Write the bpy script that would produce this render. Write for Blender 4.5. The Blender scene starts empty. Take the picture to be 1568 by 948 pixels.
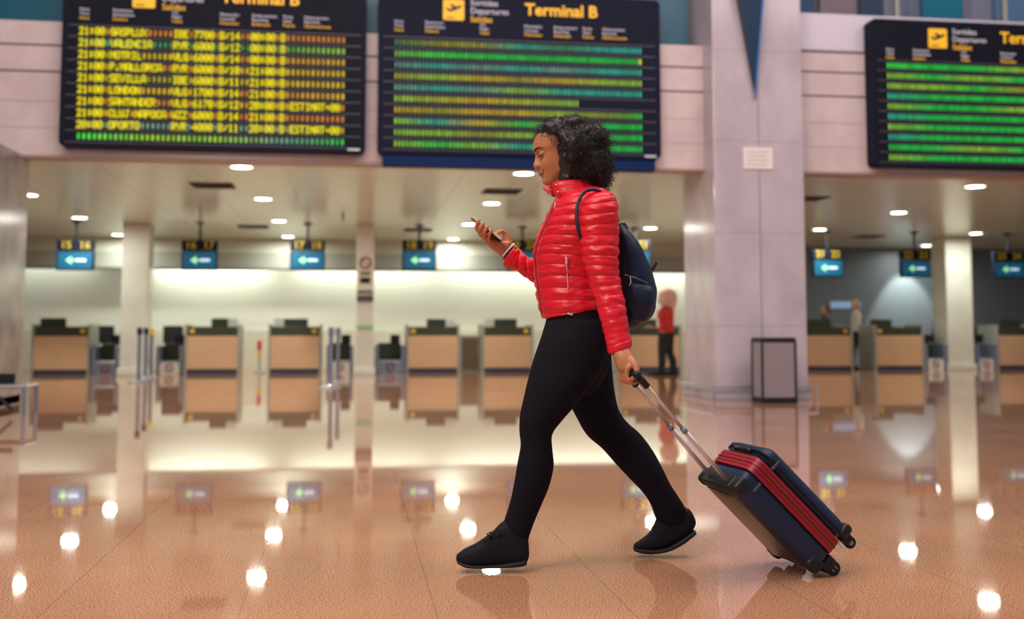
import bpy, bmesh, math, random
from mathutils import Vector, Matrix, noise
PI = math.pi
C = bpy.context.scene.collection
S = bpy.context.scene
random.seed(7)

# ---------------------------------------------------------------- camera
F_PX = 1700.0; PITCH = math.radians(4.5); YAW = math.radians(8.17); CAM_H = 0.88
cam_d = bpy.data.cameras.new('camera'); cam = bpy.data.objects.new('camera', cam_d); C.objects.link(cam)
cam.location = (0, 0, CAM_H); cam.rotation_euler = (PI/2 + PITCH, 0, -YAW)
cam_d.sensor_width = 36; cam_d.lens = F_PX/1568*36; cam_d.clip_end = 300
PY = 507 - F_PX*math.tan(PITCH)                       # principal row of the frame
cam_d.shift_y = (PY-474)/1568
cam_d.dof.use_dof = True; cam_d.dof.focus_distance = 4.15; cam_d.dof.aperture_fstop = 1.8
S.camera = cam

# ---------------------------------------------------------------- light
S.view_settings.view_transform = 'Standard'; S.view_settings.look = 'None'
S.view_settings.gamma = 1; S.view_settings.exposure = 0.0; S.view_settings.use_curve_mapping = False
w = bpy.data.worlds.new('world'); S.world = w; w.use_nodes = True
w.node_tree.nodes['Background'].inputs[0].default_value = (0.80, 0.72, 0.78, 1)
w.node_tree.nodes['Background'].inputs[1].default_value = 0.40

def area(name, loc, target, sx, sy, power, col):
    d = bpy.data.lights.new(name, 'AREA'); d.shape = 'RECTANGLE'; d.size = sx; d.size_y = sy
    d.energy = power; d.color = col
    o = bpy.data.objects.new(name, d); C.objects.link(o); o.location = loc
    o.rotation_euler = (Vector(target)-Vector(loc)).to_track_quat('-Z', 'Y').to_euler()
    return o
area('hall_light', (-3.0, 1.0, 6.5), (0.5, 5, 1.0), 3, 3, 400, (1.0, 0.84, 0.68))
area('hall_light', (2.5, 5.0, 8.5), (2.5, 5.2, 0), 10, 5, 620, (1.0, 0.87, 0.78))
area('hall_light', (3.0, 8.0, 7.5), (3.0, 14.2, 3.0), 16, 1.5, 330, (1.0, 0.84, 0.86))
for x0, x1, p in ((-4.7, -2.0, 38), (-1.4, 1.9, 34), (2.2, 9.2, 74)):     # cove behind the bulkhead, washing the back wall
    area('cove_light', ((x0+x1)/2, 26.93, 2.62), ((x0+x1)/2, 27.25, 1.6), x1-x0, .12, p, (1.0, 0.97, 0.84))
area('cove_light', (-9, 26.93, 2.62), (-9, 27.25, 1.6), 6, .12, 26, (1.0, 0.98, 0.9))

# ---------------------------------------------------------------- geometry of the view, used to measure the place
RV = Vector((math.cos(YAW), -math.sin(YAW), 0)); FV = Vector((math.sin(YAW), math.cos(YAW), 0)); ZV = Vector((0, 0, 1))
def ray(px, py):
    a = (px-784)/F_PX; b = -(py-PY)/F_PX
    fwd = FV*math.cos(PITCH) + ZV*math.sin(PITCH); up = -FV*math.sin(PITCH) + ZV*math.cos(PITCH)
    return fwd + RV*a + up*b
EYE = Vector((0, 0, CAM_H))
def at(px, py, z):
    r = ray(px, py); return EYE + r*(z/r.dot(FV))
def atY(px, py, Y):
    r = ray(px, py); return EYE + r*(Y/r.y)
def atZ(px, py, h):
    r = ray(px, py); return EYE + r*((h-CAM_H)/r.z)

# ---------------------------------------------------------------- materials
def mat(name, col, rough=.5, metal=0, emit=None, es=0, coat=0, spec=None, trans=0, sheen=0):
    m = bpy.data.materials.new(name); m.use_nodes = True
    b = m.node_tree.nodes['Principled BSDF']
    b.inputs['Base Color'].default_value = (*col, 1); b.inputs['Roughness'].default_value = rough
    b.inputs['Metallic'].default_value = metal; b.inputs['Coat Weight'].default_value = coat
    if spec is not None: b.inputs['Specular IOR Level'].default_value = spec
    if trans: b.inputs['Transmission Weight'].default_value = trans
    if sheen: b.inputs['Sheen Weight'].default_value = sheen
    if emit: b.inputs['Emission Color'].default_value = (*emit, 1); b.inputs['Emission Strength'].default_value = es
    return m
def N(m, t, **k):
    n = m.node_tree.nodes.new(t)
    for a, v in k.items():
        if hasattr(n, a): setattr(n, a, v)
        else: n.inputs[a.replace('_', ' ')].default_value = v
    return n
def L(m, a, b): m.node_tree.links.new(a, b)
def noisy(m, c2, scale=8, detail=4, lo=.35, hi=.65, bump=0, stretch=None, coords='Object', bscale=None):
    b = m.node_tree.nodes['Principled BSDF']; c1 = tuple(b.inputs['Base Color'].default_value)
    tc = N(m, 'ShaderNodeTexCoord'); mp = N(m, 'ShaderNodeMapping'); L(m, tc.outputs[coords], mp.inputs[0])
    if stretch: mp.inputs['Scale'].default_value = stretch
    n = N(m, 'ShaderNodeTexNoise', Scale=scale, Detail=detail); L(m, mp.outputs[0], n.inputs['Vector'])
    r = N(m, 'ShaderNodeValToRGB'); r.color_ramp.elements[0].position = lo; r.color_ramp.elements[1].position = hi
    r.color_ramp.elements[0].color = c1; r.color_ramp.elements[1].color = (*c2, 1)
    L(m, n.outputs[0], r.inputs[0]); L(m, r.outputs[0], b.inputs['Base Color'])
    if bump:
        bp = N(m, 'ShaderNodeBump', Strength=bump, Distance=.01)
        n2 = N(m, 'ShaderNodeTexNoise', Scale=bscale or scale, Detail=detail); L(m, mp.outputs[0], n2.inputs['Vector'])
        L(m, n2.outputs[0], bp.inputs['Height']); L(m, bp.outputs[0], b.inputs['Normal'])
    return m
def grid_lines(m, axes, col, base_socket=None):
    """thin joints: axes = [(component, spacing, offset, halfwidth, amount)] in object coordinates"""
    b = m.node_tree.nodes['Principled BSDF']
    tc = N(m, 'ShaderNodeTexCoord'); sx = N(m, 'ShaderNodeSeparateXYZ'); L(m, tc.outputs['Object'], sx.inputs[0])
    src = b.inputs['Base Color'].links[0].from_socket if b.inputs['Base Color'].links else None
    fac = None
    for comp, sp, off, hw, amt in axes:
        a = N(m, 'ShaderNodeMath', operation='ADD'); L(m, sx.outputs[comp], a.inputs[0]); a.inputs[1].default_value = -off + sp/2 + 1000*sp
        f = N(m, 'ShaderNodeMath', operation='MODULO'); L(m, a.outputs[0], f.inputs[0]); f.inputs[1].default_value = sp
        s = N(m, 'ShaderNodeMath', operation='SUBTRACT'); L(m, f.outputs[0], s.inputs[0]); s.inputs[1].default_value = sp/2
        ab = N(m, 'ShaderNodeMath', operation='ABSOLUTE'); L(m, s.outputs[0], ab.inputs[0])
        lt = N(m, 'ShaderNodeMath', operation='LESS_THAN'); L(m, ab.outputs[0], lt.inputs[0]); lt.inputs[1].default_value = hw
        mu = N(m, 'ShaderNodeMath', operation='MULTIPLY'); L(m, lt.outputs[0], mu.inputs[0]); mu.inputs[1].default_value = amt
        if fac is None: fac = mu.outputs[0]
        else:
            mx = N(m, 'ShaderNodeMath', operation='MAXIMUM'); L(m, fac, mx.inputs[0]); L(m, mu.outputs[0], mx.inputs[1]); fac = mx.outputs[0]
    mix = N(m, 'ShaderNodeMix', data_type='RGBA'); L(m, fac, mix.inputs[0])
    if src: L(m, src, mix.inputs[6])
    else: mix.inputs[6].default_value = b.inputs['Base Color'].default_value
    mix.inputs[7].default_value = (*col, 1); L(m, mix.outputs[2], b.inputs['Base Color'])
    return m

def floor_material():
    m = mat('polished_granite', (.5, .25, .16), .032, spec=.85)
    b = m.node_tree.nodes['Principled BSDF']; b.inputs['IOR'].default_value = 1.62
    tc = N(m, 'ShaderNodeTexCoord')
    v = N(m, 'ShaderNodeTexNoise', Scale=170, Detail=2); L(m, tc.outputs['Object'], v.inputs['Vector'])
    r = N(m, 'ShaderNodeValToRGB'); e = r.color_ramp.elements
    e[0].position = .32; e[0].color = (.20, .085, .048, 1); e[1].position = .68; e[1].color = (.74, .46, .31, 1)
    q = e.new(.5); q.color = (.49, .24, .14, 1)
    L(m, v.outputs[0], r.inputs[0])
    n = N(m, 'ShaderNodeTexNoise', Scale=1.3, Detail=3); L(m, tc.outputs['Object'], n.inputs['Vector'])
    r2 = N(m, 'ShaderNodeValToRGB'); r2.color_ramp.elements[0].position = .3; r2.color_ramp.elements[1].position = .7
    r2.color_ramp.elements[0].color = (.86, .84, .84, 1); r2.color_ramp.elements[1].color = (1.08, 1.05, 1.02, 1)
    L(m, n.outputs[0], r2.inputs[0])
    mx = N(m, 'ShaderNodeMix', data_type='RGBA', blend_type='MULTIPLY'); mx.inputs[0].default_value = 1
    L(m, r.outputs[0], mx.inputs[6]); L(m, r2.outputs[0], mx.inputs[7]); L(m, mx.outputs[2], b.inputs['Base Color'])
    grid_lines(m, [(0, .61, -.95, .0026, .38), (1, .61, .2, .002, .12)], (.10, .06, .045))
    bp = N(m, 'ShaderNodeBump', Strength=.02, Distance=.01)
    n3 = N(m, 'ShaderNodeTexNoise', Scale=2.2, Detail=2); L(m, tc.outputs['Object'], n3.inputs['Vector'])
    L(m, n3.outputs[0], bp.inputs['Height']); L(m, bp.outputs[0], b.inputs['Normal'])
    return m
M_floor = floor_material()
M_ceil = mat('ceiling_metal', (.66, .72, .60), .26, metal=.15)
grid_lines(M_ceil, [(1, .15, 0, .008, .5), (0, 1.2, .3, .008, .5)], (.30, .26, .20))
M_fascia = noisy(mat('fascia_stone', (.60, .49, .49), .22), (.68, .57, .56), 3, 4)
M_fascia_grid = M_fascia
grid_lines(M_fascia, [(0, .62, .1, .004, .25)], (.35, .28, .29))
M_marble = noisy(mat('column_marble', (.44, .39, .44), .16), (.56, .50, .55), 2.2, 6, .35, .7, stretch=(1, 1, .6))
grid_lines(M_marble, [(2, 1.2, .95, .007, .5)], (.28, .24, .27))
M_marble_warm = noisy(mat('column_marble_light', (.66, .68, .60), .25), (.76, .78, .70), 2, 5)
M_wall = mat('white_wall_panel', (.70, .77, .68), .5)
grid_lines(M_wall, [(0, 1.2, .2, .006, .25), (2, .9, .1, .005, .12)], (.45, .45, .40))
M_wall_blue = mat('dark_wall_panel', (.13, .17, .20), .45)
grid_lines(M_wall_blue, [(0, 1.2, .2, .008, .4)], (.06, .08, .09))
M_grey = mat('grey_paint', (.36, .38, .34), .45)
M_pale = mat('pale_paint', (.62, .64, .54), .5)
M_line = mat('dark_line', (.06, .07, .06), .5)
M_groove = mat('groove_dark', (.12, .09, .11), .7)
M_teal = mat('teal_glass', (.008, .10, .16), .3, spec=.3)
M_white = mat('white_laminate', (.75, .72, .66), .4)
M_steel = mat('brushed_steel', (.55, .56, .60), .28, metal=.85)
M_bluegrey = mat('blue_grey_metal', (.22, .26, .36), .35, metal=.4)
M_dark = mat('dark_plastic', (.010, .011, .016), .42, spec=.3)
M_darkgreen = mat('dark_olive_screen', (.050, .060, .038), .4, spec=.3)
M_wood = noisy(mat('beech_laminate', (.64, .41, .235), .4), (.69, .46, .28), 4, 3, stretch=(1, 1, 8))
M_brown = mat('brown_door', (.20, .13, .08), .5)
M_board = mat('board_navy', (.007, .010, .026), .6, spec=.12)
M_board_blue = mat('board_blue', (.005, .022, .095), .6, spec=.12)
M_boardin = mat('board_black', (.007, .009, .018), .6, spec=.12)
M_sep = mat('board_rail', (.10, .10, .14), .5)
def lit(name, c, s): return mat(name, c, .5, emit=c, es=s)
M_amber = lit('sign_amber', (.75, .40, .01), .50)
M_signwhite = lit('sign_white', (.50, .48, .56), .40)
M_lamp = lit('lamp_diffuser', (1.0, 1.0, .88), 9.0)
M_lamp_ring = mat('lamp_trim', (.75, .74, .68), .4)
M_red = mat('red_print', (.75, .04, .05), .5)
M_yellow = mat('yellow_print', (.85, .60, .03), .5)
M_green = mat('green_print', (.10, .55, .12), .5)
M_black = mat('black_print', (.01, .01, .012), .5)
M_blueprint = mat('blue_screen_print', (.03, .25, .60), .5)
M_yel = lit('led_yellow', (1.0, .86, .02), 1.05)

def cell_material():
    m = bpy.data.materials.new('led_cells'); m.use_nodes = True; b = m.node_tree.nodes['Principled BSDF']
    a = N(m, 'ShaderNodeAttribute', attribute_name='cell'); L(m, a.outputs['Color'], b.inputs['Emission Color'])
    b.inputs['Base Color'].default_value = (.01, .01, .01, 1); b.inputs['Specular IOR Level'].default_value = .1; b.inputs['Emission Strength'].default_value = 1.0
    return m
M_cells = cell_material()

# ---------------------------------------------------------------- builders
def mesh_obj(name, bm, m, parent=None, smooth=False, world=True):
    me = bpy.data.meshes.new(name)
    if isinstance(bm, tuple): me.from_pydata(*bm)
    else: bm.to_mesh(me); bm.free()
    if isinstance(m, (list, tuple)):
        for q in m: me.materials.append(q)
    elif m: me.materials.append(m)
    if smooth:
        me.polygons.foreach_set('use_smooth', [True]*len(me.polygons))
    o = bpy.data.objects.new(name, me); C.objects.link(o)
    if parent:
        o.parent = parent
        if world:
            p = parent; mx = Matrix.Identity(4)
            while p: mx = (Matrix.LocRotScale(p.location, p.rotation_euler, None)) @ mx; p = p.parent
            me.transform(mx.inverted())
    return o
def recenter(o):
    """origin of a stand-alone mesh at the middle of its base"""
    vs = [v.co for v in o.data.vertices]
    c = Vector(((min(v.x for v in vs)+max(v.x for v in vs))/2, (min(v.y for v in vs)+max(v.y for v in vs))/2, min(v.z for v in vs)))
    o.data.transform(Matrix.Translation(-c)); o.location = c; return o
def tag(o, label, cat, group=None):
    o['label'] = label; o['category'] = cat
    if group: o['group'] = group
    return o
def thing(name, label, cat, loc=(0, 0, 0), rotz=0, group=None):
    o = bpy.data.objects.new(name, None); C.objects.link(o); o.empty_display_size = .1
    o.location = loc; o.rotation_euler = (0, 0, rotz); return tag(o, label, cat, group)
def struct(name, bm, m):
    o = mesh_obj(name, bm, m); o['kind'] = 'structure'; return o
def dup(root, loc, label, group=None, rotz=None):
    r = root.copy(); C.objects.link(r); r.location = loc; r['label'] = label
    if rotz is not None: r.rotation_euler = (0, 0, rotz)
    if group: r['group'] = group
    for ch in list(root.children):
        c = ch.copy(); C.objects.link(c); c.parent = r
        for g in list(ch.children):
            d = g.copy(); C.objects.link(d); d.parent = c
    return r
def box(x0, y0, z0, x1, y1, z1, bev=0, bm=None):
    b2 = bmesh.new(); bmesh.ops.create_cube(b2, size=1)
    for v in b2.verts: v.co = Vector(((x0+x1)/2+v.co.x*(x1-x0), (y0+y1)/2+v.co.y*(y1-y0), (z0+z1)/2+v.co.z*(z1-z0)))
    if bev: bmesh.ops.bevel(b2, geom=b2.edges[:], offset=bev, segments=2, profile=.5, affect='EDGES')
    if bm is None: return b2
    merge(bm, b2); return bm
def merge(bm, b2):
    me = bpy.data.meshes.new('tmp'); b2.to_mesh(me); b2.free(); bm.from_mesh(me); bpy.data.meshes.remove(me)
def tube(bm, pts, r, seg=8, cap=True):
    """round tube through points; r scalar or list"""
    pts = [Vector(p) for p in pts]; n = len(pts)
    rs = r if isinstance(r, (list, tuple)) else [r]*n
    t0 = (pts[1]-pts[0]).normalized(); u = t0.orthogonal().normalized(); rings = []
    for i, p in enumerate(pts):
        t = (pts[min(i+1, n-1)]-pts[max(i-1, 0)]).normalized()
        u = (u - t*u.dot(t)).normalized(); v = t.cross(u)
        rings.append([bm.verts.new(p + (u*math.cos(2*PI*k/seg)+v*math.sin(2*PI*k/seg))*rs[i]) for k in range(seg)])
    for a, b in zip(rings, rings[1:]):
        for k in range(seg): bm.faces.new((a[k], a[(k+1) % seg], b[(k+1) % seg], b[k]))
    if cap: bm.faces.new(rings[0][::-1]); bm.faces.new(rings[-1])
    return bm
def lathe(bm, prof, c=(0, 0, 0), seg=24, caps=True):
    rings = []
    for r, z in prof:
        rings.append([bm.verts.new((c[0]+r*math.cos(2*PI*k/seg), c[1]+r*math.sin(2*PI*k/seg), c[2]+z)) for k in range(seg)])
    for a, b in zip(rings, rings[1:]):
        for k in range(seg): bm.faces.new((a[k], a[(k+1) % seg], b[(k+1) % seg], b[k]))
    if caps: bm.faces.new(rings[0][::-1]); bm.faces.new(rings[-1])
    return bm
def ball(bm, c, rx, ry, rz, rot=None, seg=16):
    b2 = bmesh.new(); bmesh.ops.create_uvsphere(b2, u_segments=seg, v_segments=max(6, seg*3//4), radius=1)
    M = Matrix.Translation(Vector(c)) @ (rot.to_4x4() if rot else Matrix.Identity(4)) @ Matrix.Diagonal((rx, ry, rz, 1))
    b2.transform(M); merge(bm, b2); return bm
def prism(bm, poly, y0, y1):
    """outline in x,z extruded from y0 to y1"""
    a = [bm.verts.new((x, y0, z)) for x, z in poly]; b = [bm.verts.new((x, y1, z)) for x, z in poly]; n = len(a)
    bm.faces.new(a); bm.faces.new(b[::-1])
    for k in range(n): bm.faces.new((a[k], b[k], b[(k+1) % n], a[(k+1) % n]))
    return bm
def rrect(x0, z0, x1, z1, r, n=5):
    P = []
    for cx, cz, a0 in ((x1-r, z1-r, 0), (x0+r, z1-r, 90), (x0+r, z0+r, 180), (x1-r, z0+r, 270)):
        for k in range(n+1):
            a = math.radians(a0+90*k/n); P.append((cx+r*math.cos(a), cz+r*math.sin(a)))
    return P
def text_mesh(txt, size, x, y, z, m, parent, name='lettering', bold=0, align='LEFT'):
    """lettering standing in the x-z plane, facing -y, in the parent's coordinates"""
    cu = bpy.data.curves.new(name, 'FONT'); cu.body = txt; cu.size = size; cu.extrude = .003; cu.offset = bold; cu.align_x = align
    cu.resolution_u = 3
    o = bpy.data.objects.new(name, cu); C.objects.link(o)
    dg = bpy.context.evaluated_depsgraph_get(); me = bpy.data.meshes.new_from_object(o.evaluated_get(dg))
    bpy.data.objects.remove(o); bpy.data.curves.remove(cu)
    me.transform(Matrix.Translation((x, y, z)) @ Matrix.Rotation(PI/2, 4, 'X')); me.materials.clear(); me.materials.append(m)
    q = bpy.data.objects.new(name, me); C.objects.link(q); q.parent = parent; return q
def apply_mods(o):
    dg = bpy.context.evaluated_depsgraph_get(); me = bpy.data.meshes.new_from_object(o.evaluated_get(dg))
    o.modifiers.clear(); o.data = me
    me.polygons.foreach_set('use_smooth', [True]*len(me.polygons)); return o
def remesh(o, vox, smooth=2):
    md = o.modifiers.new('remesh', 'REMESH'); md.mode = 'VOXEL'; md.voxel_size = vox; md.use_smooth_shade = True
    if smooth: ms = o.modifiers.new('smooth', 'SMOOTH'); ms.factor = .5; ms.iterations = smooth
    return apply_mods(o)
# ================================================================ THE SETTING
CEIL = 3.03; YF = 14.15; YB = 27.3
struct('floor', box(-30, -12, -.1, 34, 30, 0), M_floor)
struct('ceiling', box(-16, YF+.3, CEIL+.0, 30, YB+.2, CEIL+.12), M_ceil)
XS = 10.4
struct('wall_back', box(-16, YB, 0, XS, YB+.2, CEIL), M_wall)
struct('wall_right', box(XS, YB-.2, 0, 30, YB+.2, CEIL), M_wall_blue)
struct('baseboard_back', box(-16, YB-.03, 0, XS, YB, .9), M_pale)
# bulkhead over the back wall
struct('trim_1', box(-16, 26.45, 2.70, XS, 26.6, CEIL), M_pale)
struct('trim_2', box(-16, 26.40, 2.335, XS, 26.6, 2.70), M_grey)
struct('trim_3', box(-16, 26.38, 2.30, XS, 26.62, 2.335), M_line)

# fascia above the check-in area, the boards hang on it
FT = 4.70
bm = box(-16, YF, CEIL, 30, YF+.301, FT)
struct('wall_front', bm, M_fascia)
for i, h in enumerate((4.40, 4.07)):
    struct('trim_%d' % (4+i), box(-16, YF-.004, h-.012, 30, YF+.01, h+.012), M_groove)
for i, h in enumerate((3.70, 3.37)):
    struct('trim_%d' % (6+i), box(-16, YF-.003, h-.004, 30, YF+.01, h+.004), mat('joint_soft', (.36, .29, .31), .6))
struct('trim_8', box(-16, YF-.02, CEIL-.03, 30, YF+.31, CEIL), mat('fascia_edge', (.40, .26, .24), .4))
cxl = atY(1228, 300, 13.75).x
struct('trim_9', box(cxl, YF+.02, FT, 30, YF+.35, 5.22), mat('white_parapet', (.66, .62, .70), .3))
struct('trim_10', box(cxl, YF-.01, FT-.03, 30, YF+.36, FT), M_groove)

# upper storey behind the parapet
uw = mat('upper_wall', (.20, .22, .28), .5)
noisy(uw, (.45, .40, .48), 1.4, 2, .4, .6, stretch=(2.2, 1, .3))
struct('wall_upper', box(-16, 17.0, FT-.2, 30, 17.3, 9), uw)
struct('trim_11', box(-16, YF+.35, FT-.16, 30, 17.0, FT-.06), M_grey)

def balustrade(x0, x1, z0, z1, glass, label, n, posts=True):
    t = thing('glass_balustrade', label, 'balustrade', ((x0+x1)/2, YF+.17, z0))
    w = (x1-x0)/n
    for k in range(n):
        mesh_obj('glass_panel', box(x0+k*w+.02, YF+.15, z0, x0+(k+1)*w-.02, YF+.18, z1, .004), glass, t)
        mesh_obj('post', box(x0+k*w-.03, YF+.12, z0, x0+k*w+.03, YF+.21, z1+.03, .008), M_grey, t)
    b = bmesh.new(); tube(b, [(x0, YF+.17, z1+.05), (x1, YF+.17, z1+.05)], .03)
    mesh_obj('handrail', b, M_steel, t)
cxr = atY(1060, 30, YF).x
balustrade(-10.0, cxr, FT, 5.9, M_teal, 'teal glass parapet panels above the pink stone wall left of the big column', 4)
M_glass = mat('clear_glass', (.75, .85, .92), .03, trans=1); M_glass.node_tree.nodes['Principled BSDF'].inputs['IOR'].default_value = 1.1
balustrade(cxl+.05, 14, 5.22, 6.3, M_glass, 'clear glass balustrade of the upper floor at top right', 5)
# invented coloured panels painting the reflections in the upper-floor glass, top right
for i, (x0, x1, col, cat_, lab) in enumerate((
        (6.3, 7.3, (.005, .09, .22), 'reflection panel', 'dark blue painted reflection panel on upper floor just right of the big column'),
        (7.4, 8.0, (.50, .30, .33), 'reflection panel', 'pinkish painted reflection panel on upper floor between the dark blue panels'),
        (8.1, 8.5, (.02, .06, .14), 'reflection panel', 'narrow navy painted reflection panel on upper floor'),
        (9.2, 9.9, (.02, .30, .42), 'reflection panel', 'bright teal painted reflection panel on upper floor above the green board'),
        (10.5, 11.2, (.20, .33, .55), 'reflection panel', 'light blue painted reflection panel on upper floor near top right corner'))):
    x0 += .1; x1 += .1
    t = thing('reflection_panel', lab, cat_, ((x0+x1)/2, 16.9, FT-.06), group=None)
    mesh_obj('panel', box(x0, 16.86, FT-.06, x1, 16.99, 7.2, .01), mat('reflection_colour', col, .3), t)
    mesh_obj('frame', box(x0-.03, 16.84, 7.2, x1+.03, 17.0, 7.26, .01), M_steel, t)

# ------------------------------------------------ columns
def column(label, x0, x1, y0, y1, top, m, plinth=.12, skirt=True):
    t = thing('marble_column', label, 'column', ((x0+x1)/2, (y0+y1)/2, 0))
    mesh_obj('shaft', box(x0, y0, .0, x1, y1, top, .015), m, t)
    if skirt:
        g = .03
        mesh_obj('plinth', box(x0-g, y0-g, 0, x1+g, y1+g, plinth, .01), mat('plinth_stone', (.40, .38, .44), .25), t)
        b = bmesh.new()
        P = [(x0-.08, y1), (x0-.08, y0-.08), (x1+.08, y0-.08), (x1+.08, y1)]
        tube(b, [(p[0], p[1], .17) for p in P], .018)
        for p in P[1:3] + [(x0-.08, (y0+y1)/2), (x1+.08, (y0+y1)/2)]: tube(b, [(p[0], p[1], 0), (p[0], p[1], .17)], .014)
        mesh_obj('bumper_rail', b, M_steel, t)
    return t
bx0 = atY(1098, 600, 13.75).x; bx1 = atY(1238, 600, 13.75).x
big = column('wide pale marble column with bumper rail, right of the walking woman', bx0, bx1, 13.75, 15.1, 7.5, M_marble)
mesh_obj('seam', box((bx0+bx1)/2-.006, 13.744, 0, (bx0+bx1)/2+.006, 13.76, 7.5), mat('joint_mauve', (.30, .22, .26), .5), big)
lx1 = atY(40, 400, 14.45).x
lc = column('marble column at the left edge of the photo, cut off by the frame', lx1-1.25, lx1, 13.1, 14.45, CEIL, noisy(mat('grey_marble', (.20, .18, .165), .16), (.36, .33, .30), 1.6, 6), skirt=False)
mesh_obj('capital', box(lx1-1.28, 13.07, 0, lx1+.0, 14.40, .12, .01), M_grey, lc)['label'] = 'grey stone base'
lc.children[-1].name = 'plinth'
def small_column(pxa, pxb, Y, label, signs=None):
    a = atY(pxa, 500, Y).x; b_ = atY(pxb, 500, Y).x; d = (b_-a)
    t = thing('column', label, 'column', ((a+b_)/2, Y+d/2, 0))
    mesh_obj('shaft', box(a, Y, 0, b_, Y+d, CEIL, .02), M_marble_warm, t)
    mesh_obj('plinth', box(a-.04, Y-.04, 0, b_+.04, Y+d+.04, .14, .015), M_marble_warm, t)
    return t, a, b_
small_column(184, 226, 23.0, 'square pale column left of the second check-in desk from left')
small_column(1451, 1491, 23.6, 'square pale column between the right-hand check-in desks')
tc_, ca, cb = small_column(545, 572, 22.6, 'slim column carrying a stack of baggage notices')
Yc = 22.6
def zc(py): return atY(558, py, Yc).z
def sign(label, z0, z1, m, parts=()):
    t = thing('notice', label, 'notice', ((ca+cb)/2, Yc-.012, z0))
    mesh_obj('plate', box(ca+.01, Yc-.02, z0, cb-.01, Yc, z1, .004), m, t)
    for nm, bm_, mm in parts: mesh_obj(nm, bm_, mm, t)
cm = (ca+cb)/2
b = bmesh.new(); zc0 = (zc(390)+zc(415))/2
for k in range(24):
    a0, a1 = 2*PI*k/24, 2*PI*(k+1)/24
    q = [b.verts.new((cm+r*math.cos(a), Yc-.026, zc0+r*math.sin(a))) for r, a in ((.12, a0), (.12, a1), (.09, a1), (.09, a0))]; b.faces.new(q)
bmesh.ops.solidify(b, geom=b.faces[:], thickness=.004)
b2 = box(-.1, -.002, -.012, .1, .002, .012); b2.transform(Matrix.Translation((cm, Yc-.026, zc0)) @ Matrix.Rotation(.78, 4, 'Y')); merge(b, b2)
M_notice = mat('notice_white', (.78, .70, .64), .5)
sign('no-entry style round pictogram notice, top of the slim column', zc(413), zc(389), M_notice, [('pictogram', b, mat('dull_red', (.42, .16, .14), .5))])
bb = box(cm-.10, Yc-.026, zc(434), cm+.10, Yc-.02, zc(425), .002); 
sign('white notice with black bag silhouette on the slim column', zc(444), zc(416), M_notice, [('pictogram', bb, M_black), ('title_bar', box(cm-.10, Yc-.026, zc(421), cm+.10, Yc-.02, zc(417)), M_darkgreen)])
sign('dark grey lowest notice on the slim column', zc(462), zc(446), mat('notice_dark', (.10, .08, .08), .5), [('stripe', box(ca+.02, Yc-.026, zc(452), cb-.02, Yc-.02, zc(450)), M_white)])
sign('thin green strip notice low on the slim column', zc(502), zc(499), M_green)

# sign and pennant on the big column
nx0 = atY(1138, 240, 13.74).x; nx1 = atY(1183, 240, 13.74).x; nz0 = atY(1160, 259, 13.74).z; nz1 = atY(1160, 226, 13.74).z
t = thing('notice', 'small white paper notice taped on the big marble column', 'notice', ((nx0+nx1)/2, 13.735, nz0))
mesh_obj('sheet', box(nx0, 13.73, nz0, nx1, 13.75, nz1, .003), mat('paper', (.78, .72, .70), .6), t)
b = bmesh.new()
for k in range(4):
    z = nz1-.06-k*.055; box(nx0+.05, 13.726, z-.006, nx1-.05-.04*(k % 2), 13.731, z+.006, 0, b)
mesh_obj('printed_lines', b, mat('faint_print', (.5, .45, .46), .6), t)
tipx = atY(1160, 148, 13.6).x; tipz = atY(1160, 148, 13.6).z; hz = 6.2
b = bmesh.new(); sc_ = (hz-tipz)
xl = atY(1138, 0, 13.5).x; xr = atY(1171, 0, 13.5).x; zt = atY(1155, 0, 13.5).z
k_ = (hz-tipz)/(zt-tipz)
v = [b.verts.new(p) for p in ((tipx+(xl-tipx)*k_, 13.45, hz), (tipx+(xr-tipx)*k_*.75, 13.35, hz), (tipx+(xr-tipx)*k_, 13.74, hz), (tipx, 13.70, tipz), (tipx+(xl-tipx)*k_, 13.74, hz))]
for f in ((0, 1, 3), (1, 2, 3), (2, 4, 3), (4, 0, 3), (0, 4, 2, 1)): b.faces.new([v[i] for i in f])
t = thing('pennant_sign', 'narrow dark blue spike hanging point down on the marble column', 'sign', (tipx, 13.72, tipz))
mesh_obj('blade', b, mat('pennant_blue', (.008, .035, .085), .4, spec=.3), t)
b = bmesh.new(); tube(b, [(tipx+(xr-tipx)*k_*.75, 13.35, hz), (tipx, 13.70, tipz)], .014); mesh_obj('edge_strip', b, mat('edge_blue', (.02, .16, .45), .3), t)

# ------------------------------------------------ departure boards
FONT = {'0': '3E5149453E', '1': '00427F4000', '2': '4261514946', '3': '2141454B31', '4': '1814127F10', '5': '2745454539', '6': '3C4A494930',
        '7': '0171090503', '8': '3649494936', '9': '064949291E', 'A': '7E1111117E', 'B': '7F49494936', 'C': '3E41414122', 'D': '7F4141221C',
        'E': '7F49494941', 'F': '7F09090901', 'G': '3E4149497A', 'H': '7F0808087F', 'I': '00417F4100', 'J': '2040413F01', 'K': '7F08142241',
        'L': '7F40404040', 'M': '7F020C027F', 'N': '7F0408107F', 'O': '3E4141413E', 'P': '7F09090906', 'R': '7F09192946', 'S': '4649494931',
        'T': '01017F0101', 'U': '3F4040403F', 'V': '1F2040201F', 'W': '3F4038403F', 'X': '6314081463', 'Y': '0708700807', 'Z': '6151494543',
        ':': '0036360000', '.': '0060600000', '-': '0808080808', '/': '2010080402'}
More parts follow.
